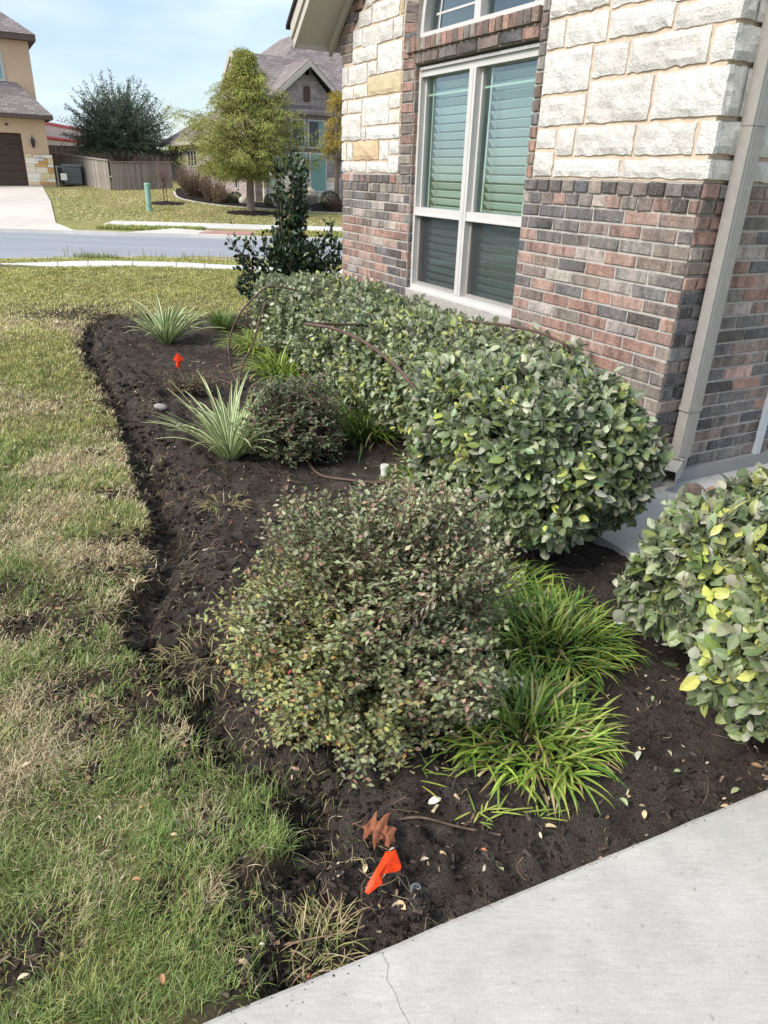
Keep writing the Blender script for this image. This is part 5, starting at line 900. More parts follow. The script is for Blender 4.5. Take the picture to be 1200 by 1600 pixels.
liriope('flattened grass clump left of the large bush', (-.66, 2.28), 240, .10, .2, [1, 2, .6, 2, 2, 1], .0032, 9, droop=(.8, 1.6), dead=.5, leanmax=1.1, name='grass_tuft', pal=[S(122, 136, 72), S(140, 146, 84), S(110, 122, 62), S(160, 156, 98), S(150, 150, 90), S(184, 168, 122)])
liriope('pale dry grass tuft on soil by the concrete path edge', (-.11, 1.13), 120, .075, .085, [1, 2, .6, 2, 2, 2], .0026, 10, droop=(.5, 1.3), dead=.5, leanmax=.9, name='grass_tuft', pal=[S(122, 136, 72), S(140, 146, 84), S(110, 122, 62), S(160, 156, 98), S(150, 150, 90), S(184, 168, 122)])
liriope('dry grass tuft on dug soil in front of smaller dark bush', (-.88, 3.55), 150, .09, .12, [1, 2, .6, 2, 2, 2], .0034, 13, droop=(.8, 1.8), dead=.6, leanmax=1.1, name='grass_tuft', pal=[S(122, 136, 72), S(140, 146, 84), S(110, 122, 62), S(160, 156, 98), S(150, 150, 90), S(184, 168, 122)])
liriope('green long bladed weed tuft at left edge of lawn', (-.98, 1.36), 26, .2, .02, [1, 2, .6, 2, 2, .2], .007, 14, droop=(.6, 1.4), dead=.05, leanmax=1.1, name='grass_tuft', pal=[S(112, 140, 72), S(130, 150, 84), S(100, 126, 62), S(150, 160, 98), S(130, 150, 90), S(184, 168, 122)])
def flax_lily(label, c, n, Ln, seed, W):
    z = float(soilz(np.array(c[0]), np.array(c[1]))); e = empty('striped_lily', (c[0], c[1], z), label, 'lily'); r_ = np.random.default_rng(seed)
    for k in range(n):
        a = r_.random() * 2 * math.pi; q = math.sqrt(r_.random()); p = np.array([[math.cos(a) * q * .06, math.sin(a) * q * .06, 0]]); g = jit(np.array([S(112, 138, 84)]), .12); w = jit(np.array([S(228, 228, 186)]), .05); y = jit(np.array([S(196, 204, 142)]), .06)
        V, F, C = straps(p, np.array([a + r_.normal(0, .3)]), np.array([Ln * r_.uniform(.6, 1.12)]), np.array([min(1.15, .08 + q * .62 + abs(r_.normal(0, .12)))]), np.array([r_.uniform(.25, 1.35)]), np.array([W * r_.uniform(.75, 1.15)]), g, 8, ((-.5, 1), (-.27, 1), (-.25, 1), (0, 1), (.25, 1), (.27, 1), (.5, 1)), cols=[w, y, g, g * 1.12, g, y, w], fold=.45)
        obj('leaf', mesh_np('leaf', V, F, M['strap'], C, smooth=True), e)
flax_lily('nearer striped cream and green lily beside dark bush', (-1.02, 4.36), 100, .58, 3, .021); flax_lily('far striped cream and green lily at the bed corner', (-2.42, 7.7), 84, .56, 4, .028)
# low sprawling twiggy plant between the lilies
e = empty('low_bush', (-1.65, 5.75, -.02), 'low sprawling thin plant with few red leaves behind the grey stone', 'shrub'); nb = 90; a = rng.random(nb) * 6.28; q = rng.uniform(.08, .3, nb); tip = np.stack([np.cos(a) * q * 1.25, np.sin(a) * q, rng.uniform(.05, .2, nb)], -1); V, F = branches(nb, tip * .1, tip, np.full(nb, .003), .0015, .15); obj('stem', mesh_np('stem', V, F, M['twig']), e)
n = nb * 14; ii = np.repeat(np.arange(nb), 14); f = rng.random(n); V, F, C = leafset(tip[ii] * (.2 + .8 * f)[:, None] + rng.normal(0, .02, (n, 3)) * np.array([1, 1, .6]) + np.array([0, 0, .02]), rdir(n), nrm(rng.normal(0, .6, (n, 3)) + np.array([0, 0, 1])), rng.uniform(.015, .032, n), .9, jit(pick(n, [S(98, 100, 74), S(116, 112, 84), S(140, 96, 92), S(168, 84, 96), S(150, 128, 100)], [4, 3, 1, .3, 1]), .15), TSM, FSM); obj('foliage', mesh_np('foliage', V, F, M['lorleaf'], C), e, kind='stuff')
# dark glossy laurel like shrub at the house corner
e = empty('laurel_shrub', (-1.22, 8.95, -.02), 'dark glossy upright shrub between the hedge end and the street', 'shrub'); r_ = np.random.default_rng(12); st = []
for k in range(74):
    if k < 24: a = r_.random() * 6.28; tp = np.array([math.cos(a) * .16, math.sin(a) * .16, r_.uniform(.7, 1.9)]); bs = np.array([0, 0, 0.0])
    else:
        a = r_.random() * 6.28; tp = np.array([math.cos(a) * r_.uniform(.18, .66), math.sin(a) * r_.uniform(.2, .5), r_.uniform(.4, 1.12)]); bs = np.array([0, 0, r_.uniform(.0, .35)])
    st.append((bs, tp))
for b_, t_ in [((0, 0, .1), (-.72, -.1, 1.02)), ((0, 0, .1), (-.6, 0, .72)), ((0, 0, .3), (.5, 0, 1.15)), ((0, 0, .2), (.62, 0, .8)), ((0, 0, .2), (.56, 0, .95)), ((0, 0, .2), (.05, 0, 1.95)), ((0, 0, .2), (-.62, 0, .55))]: st.append((np.array(b_, float), np.array(t_, float)))
bs = np.array([a for a, b in st]); ts = np.array([b for a, b in st]); V, F = branches(len(bs), bs, ts, np.full(len(bs), .012), .004, -.08, 6); obj('stem', mesh_np('stem', V, F, M['twig']), e)
per = 95; n = len(bs) * per; ii = np.repeat(np.arange(len(bs)), per); f = .2 + .8 * r_.random(n) ** .7; pp = bs[ii] * (1 - f)[:, None] + ts[ii] * f[:, None]; pp[:, 2] -= .08 * np.sin(f * math.pi) * np.linalg.norm(ts - bs, axis=1)[ii]; ax = nrm(ts - bs)[ii]; X = nrm(ax * .6 + r_.normal(0, .75, (n, 3)) + np.array([0, 0, .3])); V, F, C = leafset(pp + r_.normal(0, .035, (n, 3)), X, nrm(r_.normal(0, .7, (n, 3)) + np.array([0, 0, .7])), r_.uniform(.055, .095, n), 1.1, jit(pick(n, [S(44, 62, 40), S(56, 74, 46), S(34, 50, 36), S(84, 100, 58), S(66, 88, 60)], [4, 3, 3, .6, 1]), .15), TSM, FSM); obj('foliage', mesh_np('foliage', V, F, M['glossleaf'], C), e, kind='stuff')
# ------------------------------------------------------------------ lawn grass
def frustum_ok(x, y, m=.25):
    p = np.stack([x, y, 0 * x], -1) - CAM; zc = p @ _f; u = (p @ CR_) / zc * 1109.4; v = (p @ CU_) / zc * 1109.4; return (zc > .1) & (np.abs(u) < 600 * (1 + m) + 40) & (v > -800 * (1 + m * .4))
GG = np.array([S(126, 148, 80), S(144, 164, 94), S(108, 132, 68), S(162, 174, 108)]); GY = np.array([S(172, 172, 98), S(190, 184, 114), S(158, 164, 90), S(204, 194, 134)]); GS = np.array([S(212, 196, 156), S(194, 176, 138), S(224, 212, 176), S(170, 150, 116)])
def lawn_grass(name, n, x0, x1, y0, y1, L0, Wk, seed, far):
    r_ = np.random.default_rng(seed); x = r_.uniform(x0, x1, n); y = r_.uniform(y0, y1, n); k = frustum_ok(x, y) & (pathd(x, y) > .012) & (y < np.interp(x, dn[:, 0], dn[:, 1]) + .02); x, y = x[k], y[k]; d = sdn(x, y); cl = fbm(x * 9, y * 9, 3, 21)
    pr_ = sm(-.03, .03, d) * (1 - .97 * bareness(x, y)) * np.clip(.35 + 1.3 * cl, .3, 1) + .11 * sm(-.3, 0, d) * sm(.45, .6, fbm(x * 6, y * 6, 3, 19)) + .55 * (d < 0) * blob([((-.33, 1.12), .1), ((-.14, 1.1), .06), ((-.42, 1.5), .08)], x, y); k = r_.random(len(x)) < pr_; x, y, d, cl = x[k], y[k], d[k], cl[k]; n = len(x)
    z = np.where(d < -.01, soilz(x, y), lawnz(x, y)) - .004; dist = np.sqrt(x * x + y * y + 1.66 ** 2)
    straw = np.clip(.07 + .08 * sm(1.5, 3, y) + blob(STRAW, x, y) * .85 + (.35 + .2 * sm(1.6, 3, y)) * sm(.52, .74, fbm(x * 3.1, y * 3.1, 4, 31)) + .75 * np.exp(-((y - 8.9) / 1.0) ** 2) * (x < -1) + .45 * sm(.12, .0, d) * (y > 2.2), 0, .95); yel = np.clip(sm(2.2, 8.5, y) * .95 + .35 * sm(.5, .75, fbm(x * 2, y * 2, 3, 41)) - .0, 0, 1)
    if far: straw = straw * .55; yel = np.ones(n)
    u = r_.random(n); isS = u < straw; isY = (~isS) & (r_.random(n) < yel); gi = r_.integers(0, 4, n); col = np.where(isS[:, None], GS[gi], np.where(isY[:, None], GY[gi], GG[gi])); col = jit(col * (.72 + .5 * fbm(x * 1.3, y * 1.3, 4, 51) + .16 * (fbm(x * 14, y * 14, 2, 53) - .5) * 2)[:, None], .1 if far else .13)
    ln_ = L0 * r_.uniform(.45, 1.25, n) * (.7 + .7 * cl) * np.where(sm(1.2, 1.4, y) * (x > -.6) * (y < 1.75) > 0, 1.25, 1); lean = np.abs(r_.normal(.5, .38, n)) + .45 * isS; az = r_.random(n) * 6.283 * .8 + 6.283 * fbm(x * 4, y * 4, 2, 61) * 2.2
    V, F, C = blades(np.stack([x, y, z], -1), az, ln_, np.minimum(lean, 1.45), np.maximum(.0019, dist * Wk), col, bend=.55); return V, F, C
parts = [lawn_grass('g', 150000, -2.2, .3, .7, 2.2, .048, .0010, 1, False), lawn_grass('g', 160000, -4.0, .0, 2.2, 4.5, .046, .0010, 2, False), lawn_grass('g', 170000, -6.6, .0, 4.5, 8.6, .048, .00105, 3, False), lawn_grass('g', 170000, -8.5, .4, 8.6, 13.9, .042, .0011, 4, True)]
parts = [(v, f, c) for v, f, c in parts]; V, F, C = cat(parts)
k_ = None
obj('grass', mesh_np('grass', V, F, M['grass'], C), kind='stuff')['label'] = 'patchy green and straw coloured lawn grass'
# verge beside the street with weeds
n = 26000; x = rng.uniform(-9, 1, n); f = rng.uniform(-.1, 1.05, n); sy = np.interp(x, df[:, 0], df[:, 1]); ey = np.interp(x, dst[:, 0], dst[:, 1]) - .16; y = sy + (ey - sy) * f; V1 = blades(np.stack([x, y, 0 * x - .02], -1), rng.random(n) * 6.28, rng.uniform(.03, .07, n), rng.uniform(.1, .9, n), np.full(n, .016), jit(GY[rng.integers(0, 4, n)], .12))
def weedpatch(cx, cy, r, n_, h): 
    a = rng.random(n_) * 6.28; q = np.sqrt(rng.random(n_)) * r; return blades(np.stack([cx + np.cos(a) * q * 1.6, cy + np.sin(a) * q * .5, 0 * a - .02], -1), rng.random(n_) * 6.28, rng.uniform(.4, 1, n_) * h, rng.uniform(0, .5, n_), np.full(n_, .012), jit(pick(n_, [S(120, 138, 84), S(140, 150, 96), S(160, 162, 120)], [2, 2, 1]), .12))
V, F, C = cat([V1, weedpatch(-6.0, 15.1, .3, 260, .2), weedpatch(-5.7, 15.25, .7, 26, .42), weedpatch(-3.7, 15.45, .8, 60, .25), weedpatch(-4.3, 15.4, .5, 20, .3)]); obj('verge_grass', mesh_np('verge_grass', V, F, M['grass'], C), kind='stuff')['label'] = 'thin grass verge and weeds along the street'
# far verge and far lawn grass near the sidewalk
def fargrass(x0, x1, y0f, y1f, n_, h, pal_, w=.02):
    x = rng.uniform(x0, x1, n_); f = rng.random(n_); y = y0f(x) + (y1f(x) - y0f(x)) * f; z = slab_terr(y) - .005; return blades(np.stack([x, y, z], -1), rng.random(n_) * 6.28, rng.uniform(.5, 1.2, n_) * h, rng.uniform(.1, .9, n_), np.full(n_, w), jit(pal_[rng.integers(0, len(pal_), n_)] * (.8 + .45 * fbm(x * .6, y * .6, 3, 71))[:, None], .12))
kerbY = lambda x: np.interp(x, FC[:, 0], FC[:, 1]) + .18; swY = lambda x: 23.6 + .06 * (x + 9)
V, F, C = cat([fargrass(-9.0, -5.9, lambda x: kerbY(x) + .9, swY, 2600, .11, np.concatenate([GG, GY]), .025), fargrass(-4.2, 3, lambda x: kerbY(x) + .35, swY, 6000, .08, GY, .03), fargrass(-15, 3, lambda x: swY(x) + 1.12, lambda x: 0 * x + 37, 80000, .05, np.concatenate([GY, GS]), .028)])
fx_ = V.reshape(-1, 5, 3)[:, 0]; ok_ = (fx_[:, 0] > np.interp(fx_[:, 1], [21, 23.6, 35.9, 40], [-9.0, -10.4, -16.2, -17]) + .1) & ((fx_[:, 1] < np.interp(fx_[:, 0], [-10.1, -9.0, -7.0, -5.0, -2.0, 3], [35.6, 32.6, 30.6, 29.9, 29.4, 31]) - .1) | (fx_[:, 0] < -10.2)) & (np.hypot((fx_[:, 0] + 5.25) / .95, (fx_[:, 1] - 28.2) / .75) > 1) & (np.hypot((fx_[:, 0] + 9.05) / .75, (fx_[:, 1] - 30.4) / .6) > 1)
V = V.reshape(-1, 5, 3)[ok_].reshape(-1, 3); C = C.reshape(-1, 5, 3)[ok_].reshape(-1, 3); F = (np.arange(ok_.sum())[:, None, None] * 5 + np.array([[0, 1, 3], [0, 3, 2], [2, 3, 4]])[None]).reshape(-1, 3)
keep_ = None
obj('far_grass', mesh_np('far_grass', V, F, M['grass'], C), kind='stuff')['label'] = 'sloping olive lawn grass across the street'
# ------------------------------------------------------------------ soil clods, mulch bits, straw, litter
def inbed(n, seed, x0=-3.6, x1=2.2, y0=.9, y1=9, pw=1.6, dmax=-.02):
    r_ = np.random.default_rng(seed); x = r_.uniform(x0, x1, n * 9); y = y0 + (y1 - y0) * r_.random(n * 9) ** pw; h = hl(np.stack([x, y, 0 * x], -1)); k = (sdn(x, y) < dmax) & (pathd(x, y) > .02) & (h[:, 1] > .05) & ~((h[:, 0] > -1.03) & (h[:, 0] < .0) & (h[:, 1] < .72)); return x[k][:n], y[k][:n]
ICO = None
import bmesh as _bm2
b_ = _bm2.new(); _bm2.ops.create_icosphere(b_, subdivisions=1, radius=1); ICV = np.array([v_.co[:] for v_ in b_.verts]); ICF = np.array([[v_.index for v_ in f.verts] for f in b_.faces]); b_.free()
def clods(x, y, size, col, zoff=0.0, flat=.7):
    n = len(x); z = np.where(sdn(x, y) < .02, soilz(x, y), lawnz(x, y)) + zoff; R = rng.normal(0, .3, (n, len(ICV), 1)); A = rng.random(n) * 6.28; ca, sa = np.cos(A)[:, None], np.sin(A)[:, None]; st = np.stack([rng.uniform(.7, 1.3, n), rng.uniform(.7, 1.3, n), np.full(n, flat)], -1); T = ICV[None] * (1 + R) * st[:, None] * size[:, None, None]; T = np.stack([T[..., 0] * ca - T[..., 1] * sa, T[..., 0] * sa + T[..., 1] * ca, T[..., 2]], -1) + np.stack([x, y, z + size * .25], -1)[:, None]
    return T.reshape(-1, 3), (np.arange(n)[:, None, None] * len(ICV) + ICF).reshape(-1, 3), np.repeat(col, len(ICV), 0)
x, y = inbed(15000, 1, pw=1.7); d = sdn(x, y); wgt = np.clip(sm(-.75, -.08, d) * sm(.35, .55, fbm(x * 5, y * 5, 3, 17)) + .12, 0, 1); k = rng.random(len(x)) < wgt; x, y = x[k], y[k]; n = len(x); sz = np.clip(rng.lognormal(-5.35, .5, n) * (.75 + .9 * sm(-.6, -.05, sdn(x, y))), .0022, .02); cl1 = clods(x, y, sz, jit(pick(n, [S(62, 55, 51), S(76, 68, 63), S(92, 83, 77), S(52, 46, 43)], [3, 3, 1.4, 1.5]), .15)); xc, yc = inbed(26000, 31, y1=6.0, pw=2.2); nc_ = len(xc); cl2 = clods(xc, yc, np.clip(rng.lognormal(-6.1, .4, nc_), .0012, .006), jit(pick(nc_, [S(72, 64, 60), S(92, 83, 77), S(120, 109, 100), S(58, 52, 49)], [3, 3, 1.8, 2]), .15))
sx = rng.uniform(-.2, 2.4, 260); sdp = np.abs(rng.normal(0, .012, 260)) * (fbm(sx * 5, sx * 0, 3, 5) * 2) ** 2; sp_ = PA + PD * sx[:, None] - PN * sdp[:, None]; cl3v, cl3f, cl3c = clods(sp_[:, 0], sp_[:, 1], rng.uniform(.0007, .0019, 260), jit(pick(260, [S(84, 76, 70), S(110, 100, 92)], [2, 1]), .15)); zoff_ = np.repeat(.0195 - np.where(sdn(sp_[:, 0], sp_[:, 1]) < .02, soilz(sp_[:, 0], sp_[:, 1]), lawnz(sp_[:, 0], sp_[:, 1])), len(ICV)); cl3v[:, 2] += zoff_
xt = rng.uniform(-3.6, .0, 30000); yt = rng.uniform(1.0, 8.6, 30000); dt = sdn(xt, yt); k = (dt > -.02) & (dt < .35) & (rng.random(30000) < .5 * np.exp(-np.maximum(dt, 0) / .09) * sm(.42, .6, fbm(xt * 7, yt * 7, 3, 23))) & (pathd(xt, yt) > .03); xt, yt = xt[k], yt[k]; cl4 = clods(xt, yt, np.clip(rng.lognormal(-5.1, .5, len(xt)), .003, .016), jit(pick(len(xt), [S(62, 55, 51), S(78, 70, 65), S(54, 48, 45)], [3, 2, 2]), .15), zoff=.01)
V, F, C = cat([cl1, cl2, cl4, (cl3v, cl3f, cl3c)]); obj('soil_clods', mesh_np('soil_clods', V, F, M['clodsoil'], C), kind='stuff')['label'] = 'loose dark clods of freshly dug soil'
b_ = _bm2.new(); _bm2.ops.create_icosphere(b_, subdivisions=2, radius=1); IV0, IF0 = ICV, ICF; ICV = np.array([v_.co[:] for v_ in b_.verts]); ICF = np.array([[v_.index for v_ in f.verts] for f in b_.faces]); b_.free()
x, y = inbed(9000, 41, pw=1.4); d = sdn(x, y); k = (rng.random(len(x)) < sm(-.5, -.05, d) * sm(.4, .6, fbm(x * 4, y * 4, 3, 27))) & (y > 1.2); x, y = x[k][:900], y[k][:900]; V, F, C = clods(x, y, np.clip(rng.lognormal(-4.1, .35, len(x)), .009, .032), np.tile(np.array(S(60, 53, 49)), (len(x), 1)), -.004, .6); obj('soil_clods', mesh_np('soil_clods', V, F, M['soil'], C), kind='stuff')['label'] = 'big torn lumps of dug soil along the lawn edge'
ICV, ICF = IV0, IF0
def chips(x, y, size, col, flat=.12, asp=.35, tmax=.5):
    n = len(x); z = np.where(sdn(x, y) < .02, soilz(x, y), lawnz(x, y)); a = rng.random(n) * 6.28; t_ = rng.normal(0, tmax, n); X = np.stack([np.cos(a) * np.cos(t_), np.sin(a) * np.cos(t_), np.sin(t_)], -1); N = nrm(rng.normal(0, .35, (n, 3)) + np.array([0, 0, 1])); N = nrm(N - X * np.sum(N * X, -1, keepdims=True)); Y = np.cross(N, X); B = np.array([(-1, -1, -1), (1, -.8, -1), (1, .7, -1), (-1, 1, -1), (-1, -1, 1), (1, -.8, 1), (1, .7, 1), (-1, 1, 1)]) * .5
    V = np.stack([x, y, z + .004], -1)[:, None] + size[:, None, None] * (B[None, :, 0:1] * X[:, None] + asp * B[None, :, 1:2] * Y[:, None] + flat * B[None, :, 2:3] * N[:, None]); BF = np.array([(0, 3, 2, 1), (4, 5, 6, 7), (0, 1, 5, 4), (1, 2, 6, 5), (2, 3, 7, 6), (3, 0, 4, 7)]); return V.reshape(-1, 3), (np.arange(n)[:, None, None] * 8 + BF).reshape(-1, 4), np.repeat(col, 8, 0)
x, y = inbed(9000, 2, pw=2.1); n = len(x); ch1 = chips(x, y, rng.uniform(.006, .03, n), jit(pick(n, [S(62, 55, 51), S(82, 72, 66), S(48, 43, 41), S(120, 102, 88), S(168, 150, 128)], [4, 3, 3, .8, .4]), .15)); xb = np.concatenate([rng.normal(e_[0][0], e_[1] * .6, 60) for e_ in BARE[:25]]); yb = np.concatenate([rng.normal(e_[0][1], e_[1] * .6, 60) for e_ in BARE[:25]]); k = pathd(xb, yb) > .02; xb, yb = xb[k], yb[k]; ch2 = chips(xb, yb, rng.uniform(.008, .035, len(xb)), jit(pick(len(xb), [S(70, 60, 54), S(100, 86, 76), S(48, 41, 38), S(160, 130, 100)], [3, 2, 3, .6]), .15)); V, F, C = cat([ch1, ch2]); obj('mulch_chips', mesh_np('mulch_chips', V, F, M['clod'], C), kind='stuff')['label'] = 'dark shredded mulch bits over the bed'
# pale roots and straw threads on the soil
x, y = inbed(9000, 3, pw=1.5, dmax=.06); d = sdn(x, y); k = rng.random(len(x)) < np.clip(.07 + 1.1 * sm(-.55, -.02, d) * fbm(x * 4, y * 4, 3, 15) ** 1.3 * 1.4 + .8 * np.exp(-((x + .75) ** 2 + (y - 2.3) ** 2) / .25), 0, 1); x, y = x[k], y[k]; n = len(x); m_ = 5; a = rng.random(n) * 6.28; L_ = rng.uniform(.02, .11, n); t_ = np.linspace(-.5, .5, m_)[None]; bend = rng.normal(0, .35, (n, 1)); px_ = x[:, None] + L_[:, None] * (t_ * np.cos(a)[:, None] - bend * (t_ ** 2 * 4 - .3) * np.sin(a)[:, None]); py_ = y[:, None] + L_[:, None] * (t_ * np.sin(a)[:, None] + bend * (t_ ** 2 * 4 - .3) * np.cos(a)[:, None]); pz = np.maximum(soilz(px_, py_), 0 * px_ - .2) + .004 + .012 * rng.random((n, 1)) * (1 - 4 * t_ ** 2); pz = np.where(sdn(px_, py_) > -.01, lawnz(px_, py_) + .01, pz); V, F = tubes(np.stack([px_, py_, pz], -1), np.broadcast_to(rng.uniform(.0005, .0012, (n, 1)), (n, m_)), 3); C = np.repeat(jit(pick(n, [S(170, 150, 118), S(140, 120, 96), S(190, 172, 140), S(110, 92, 76)], [3, 3, 1.2, 2]), .12), m_ * 3, 0); obj('straw_litter', mesh_np('straw_litter', V, F, M['litter'], C), kind='stuff')['label'] = 'pale roots and straw threads scattered over the soil'
# small dead leaves
def dead_leaves(x, y, ln_, col): 
    n = len(x); z = np.where(sdn(x, y) < .0, soilz(x, y), lawnz(x, y) + .02) + .006; return leafset(np.stack([x, y, z], -1), nrm(np.stack([rng.normal(0, 1, n), rng.normal(0, 1, n), rng.normal(0, .15, n)], -1)), nrm(rng.normal(0, .35, (n, 3)) + np.array([0, 0, 1])), ln_, .8, col, TBIG * np.array([1, 1, 2.2, 1]), FBIG)
x, y = inbed(420, 4, pw=1.9); n = len(x); l1 = dead_leaves(x, y, rng.uniform(.012, .03, n), jit(pick(n, [S(170, 152, 124), S(150, 120, 92), S(186, 178, 156), S(160, 104, 78)], [3, 2, 2, .7]), .12)); xl = rng.uniform(-2.4, .0, 160); yl = .8 + 3.6 * rng.random(160) ** 1.3; k = (sdn(xl, yl) > 0) & (pathd(xl, yl) > .03); l2 = dead_leaves(xl[k], yl[k], rng.uniform(.012, .032, k.sum()), jit(pick(k.sum(), [S(196, 176, 140), S(170, 130, 96), S(200, 188, 160)], [3, 1, 1]), .1)); V, F, C = cat([l1, l2]); obj('leaf_litter', mesh_np('leaf_litter', V, F, M['litter'], C), kind='stuff')['label'] = 'tiny dead leaf bits on soil and lawn'
spots = [(972, 1137, 1, 'pale leaf on soil right of the front lilyturf clump'), (1000, 1170, 1, 'whitish leaf below the first pale leaf right of lilyturf'), (1010, 1166, 2, 'tan curled leaf touching a whitish leaf right of lilyturf'), (1053, 1203, 3, 'green fallen leaf midway between lilyturf and the right hedge'), (1160, 1215, 3, 'green leaf near the path under the right hedge'), (788, 1352, 3, 'green leaf between the stick and the path edge'), (1010, 1268, 2, 'tan leaf close to path below the green fallen leaf'), (970, 1240, 3, 'greenish leaf below the front lilyturf clump near path'), (635, 1415, 2, 'tan curled leaf just below the near orange flag'), (705, 1420, 2, 'tan leaf right of sprinkler head near the path'), (1020, 1085, 3, 'olive crumpled leaf at foot of the right hedge'), (570, 1362, 2, 'yellowish leaf left of the near orange flag'), (690, 1246, 1, 'white leaf bit between the green clippings and stick'), (1130, 1245, 2, 'tan leaf at path edge nearest the right hedge'), (1175, 1185, 4, 'brown leaf on soil at the right picture edge'), (873, 1282, 2, 'tan leaf below the rightmost green clippings')]
LC = [S(200, 196, 180), S(206, 206, 190), S(196, 172, 136), S(150, 160, 120), S(140, 112, 86)]
for i, (a, b, k, lab) in enumerate(spots):
    p = gnd(a, b, -.02); z = float(soilz(np.array(p[0]), np.array(p[1]))) + .008; v_, f_, c_ = leafset(np.zeros((1, 3)), nrm(rng.normal(0, 1, (1, 3)) * np.array([1, 1, .15])), np.array([[.2 * rng.normal(), .2 * rng.normal(), 1.0]]), np.array([rng.uniform(.026, .046)]), .85, np.array([LC[k]]), TBIG * np.array([1, 1, 2.0, 1]), FBIG); tag(obj('fallen_leaf', mesh_np('fallen_leaf', v_, f_, M['litter'], c_), loc=(p[0], p[1], z)), lab, 'leaf', 'fallen leaves on the near soil')
# lime green clippings
def clip(cx, cy, n, r, seed):
    r_ = np.random.default_rng(seed); p = gnd(cx, cy, -.02); x = p[0] + r_.normal(0, r, n); y = p[1] + r_.normal(0, r * .5, n); z = soilz(x, y) + .006; return straps(np.stack([x, y, z], -1), r_.normal(.2, .9, n), r_.uniform(.03, .1, n), np.full(n, 1.35), r_.uniform(.1, .4, n), np.full(n, .006), jit(pick(n, [S(150, 164, 80), S(120, 146, 70), S(172, 172, 96)], [2, 2, 1]), .1), 4, ((-.5, 1), (0, 1.1), (.5, 1)))
V, F, C = cat([clip(650, 1200, 16, .05, 1), clip(755, 1265, 16, .035, 2), clip(850, 1262, 9, .025, 3), clip(690, 1170, 8, .04, 4)]); obj('leaf_clippings', mesh_np('leaf_clippings', V, F, M['strap'], C), kind='stuff')['label'] = 'lime green cut leaf pieces lying on the soil'
# ------------------------------------------------------------------ small things
def gz(a, b, dz=0.0):
    p = gnd(a, b, -.02); return np.array([p[0], p[1], float(soilz(np.array(p[0]), np.array(p[1]))) + dz])
def curve_pts(P_, n=6): return dens(np.array(P_, float), n)
def tube_thing(name, pts, r, label, cat_, mat, k=8):
    pts = curve_pts(pts); o_ = pts[0].copy(); return tag(obj(name, MB().tube(pts - o_, r, k).mesh(name, mat, smooth=True), loc=o_), label, cat_)
tube_thing('drip_hose', [atY(345, 640, 5.4) * [1, 1, 0] + [0, 0, .02], gnd(320, 612, .02), gnd(300, 597, .03), gnd(318, 588, .03), gnd(352, 596, .02), gnd(366, 605, .0)], .008, 'loop of brown drip hose on soil behind the near lily', 'hose', M['tube'])
tube_thing('drip_hose', [gnd(377, 606, -.02), atY(366, 588, 6.2), atY(358, 556, 6.25), atY(360, 525, 6.3), atY(374, 492, 6.3), atY(396, 466, 6.3), atY(424, 447, 6.3), hw(3.2, .9, .74)], .009, 'tall brown hose hoop arching up into the hedge end', 'hose', M['tube'])
tube_thing('drip_hose', [gnd(374, 608, -.02), atY(375, 588, 6.1), atY(380, 566, 6.2), atY(392, 545, 6.3), atY(400, 520, 6.5), atY(408, 492, 6.6), atY(421, 468, 6.7), hw(3.6, .85, .6)], .009, 'second brown hose strand inside the tall hoop', 'hose', M['tube'])
tube_thing('drip_hose', [hw(1.2, .95, .7), atY(600, 508, 5.0), atY(548, 507, 4.95), atY(478, 506, 4.75), atY(520, 513, 4.55), atY(570, 535, 4.3), atY(620, 574, 4.0), atY(650, 611, 3.8), atY(668, 645, 3.62), hw(.25, 1.2, .45)], .0105, 'long bent brown hose arching out across the hedge front', 'hose', M['tube'])
tube_thing('drip_hose', [hw(1.75, .3, .72), gnd(735, 503, .80), gnd(790, 508, .83), gnd(840, 519, .83), gnd(875, 534, .82), gnd(895, 552, .76), hw(.35, .45, .66)], .009, 'brown hose lying on hedge top close to the wall', 'hose', M['tube'])
tube_thing('drip_hose', [gz(478, 718, .02), gz(498, 738, .01), gz(540, 748, .012), gz(600, 752, .012), gz(655, 748, .012), gz(695, 738, .01), gz(720, 722, .0)], .009, 'brown hose on soil around the white pipe cap', 'hose', M['tube'])
p = gz(601, 738); e = empty('pipe_cap', p, 'short white capped plastic pipe sticking out of the soil', 'pipe'); P('pipe', MB().tube([(0, 0, -.05), (0, 0, .035)], .024, 20), M['white'], e); P('cap', MB().tube([(0, 0, .0352), (0, 0, .058), (0, 0, .062)], [.028, .028, .024], 20), M['white'], e)
tag(obj('rock', rockmesh('rock', (.06, .05, .06), 4, M['boulder'], 2), loc=gz(654, 722, -.02)), 'whitish lumpy rock at foot of the hedge', 'rock')
tag(obj('rock', rockmesh('rock', (.055, .035, .03), 8, plain('grey_stone', S(150, 148, 146), .9, .15, 30, .8, 1.15), 2), loc=gz(252, 650, -.01)), 'grey stone lying on the dug soil left of lily', 'rock')
for i, (a, b, s_, lab) in enumerate([(279, 677, .014, 'white pebble nearest the striped lily leaves'), (260, 702, .018, 'largest white pebble below the grey stone'), (240, 715, .008, 'tiny white pebble left of the largest one'), (305, 722, .008, 'tiny white pebble right of the largest one')]): tag(obj('pebble', rockmesh('pebble', (s_, s_ * .8, s_ * .6), 20 + i, M['white'], 1), loc=gz(a, b)), lab, 'pebble', 'white pebbles on the soil')
tag(obj('pebble', rockmesh('pebble', (.022, .018, .014), 31, M['boulder'], 2), loc=gz(746, 1424, .0)), 'tan pebble touching the concrete path edge', 'pebble')
tag(obj('rock', rockmesh('rock', (.075, .06, .075), 3, M['rock'], 3), loc=tuple(hw(-.28, -.12, .0))), 'rough brown rock under the downspout outlet', 'rock')
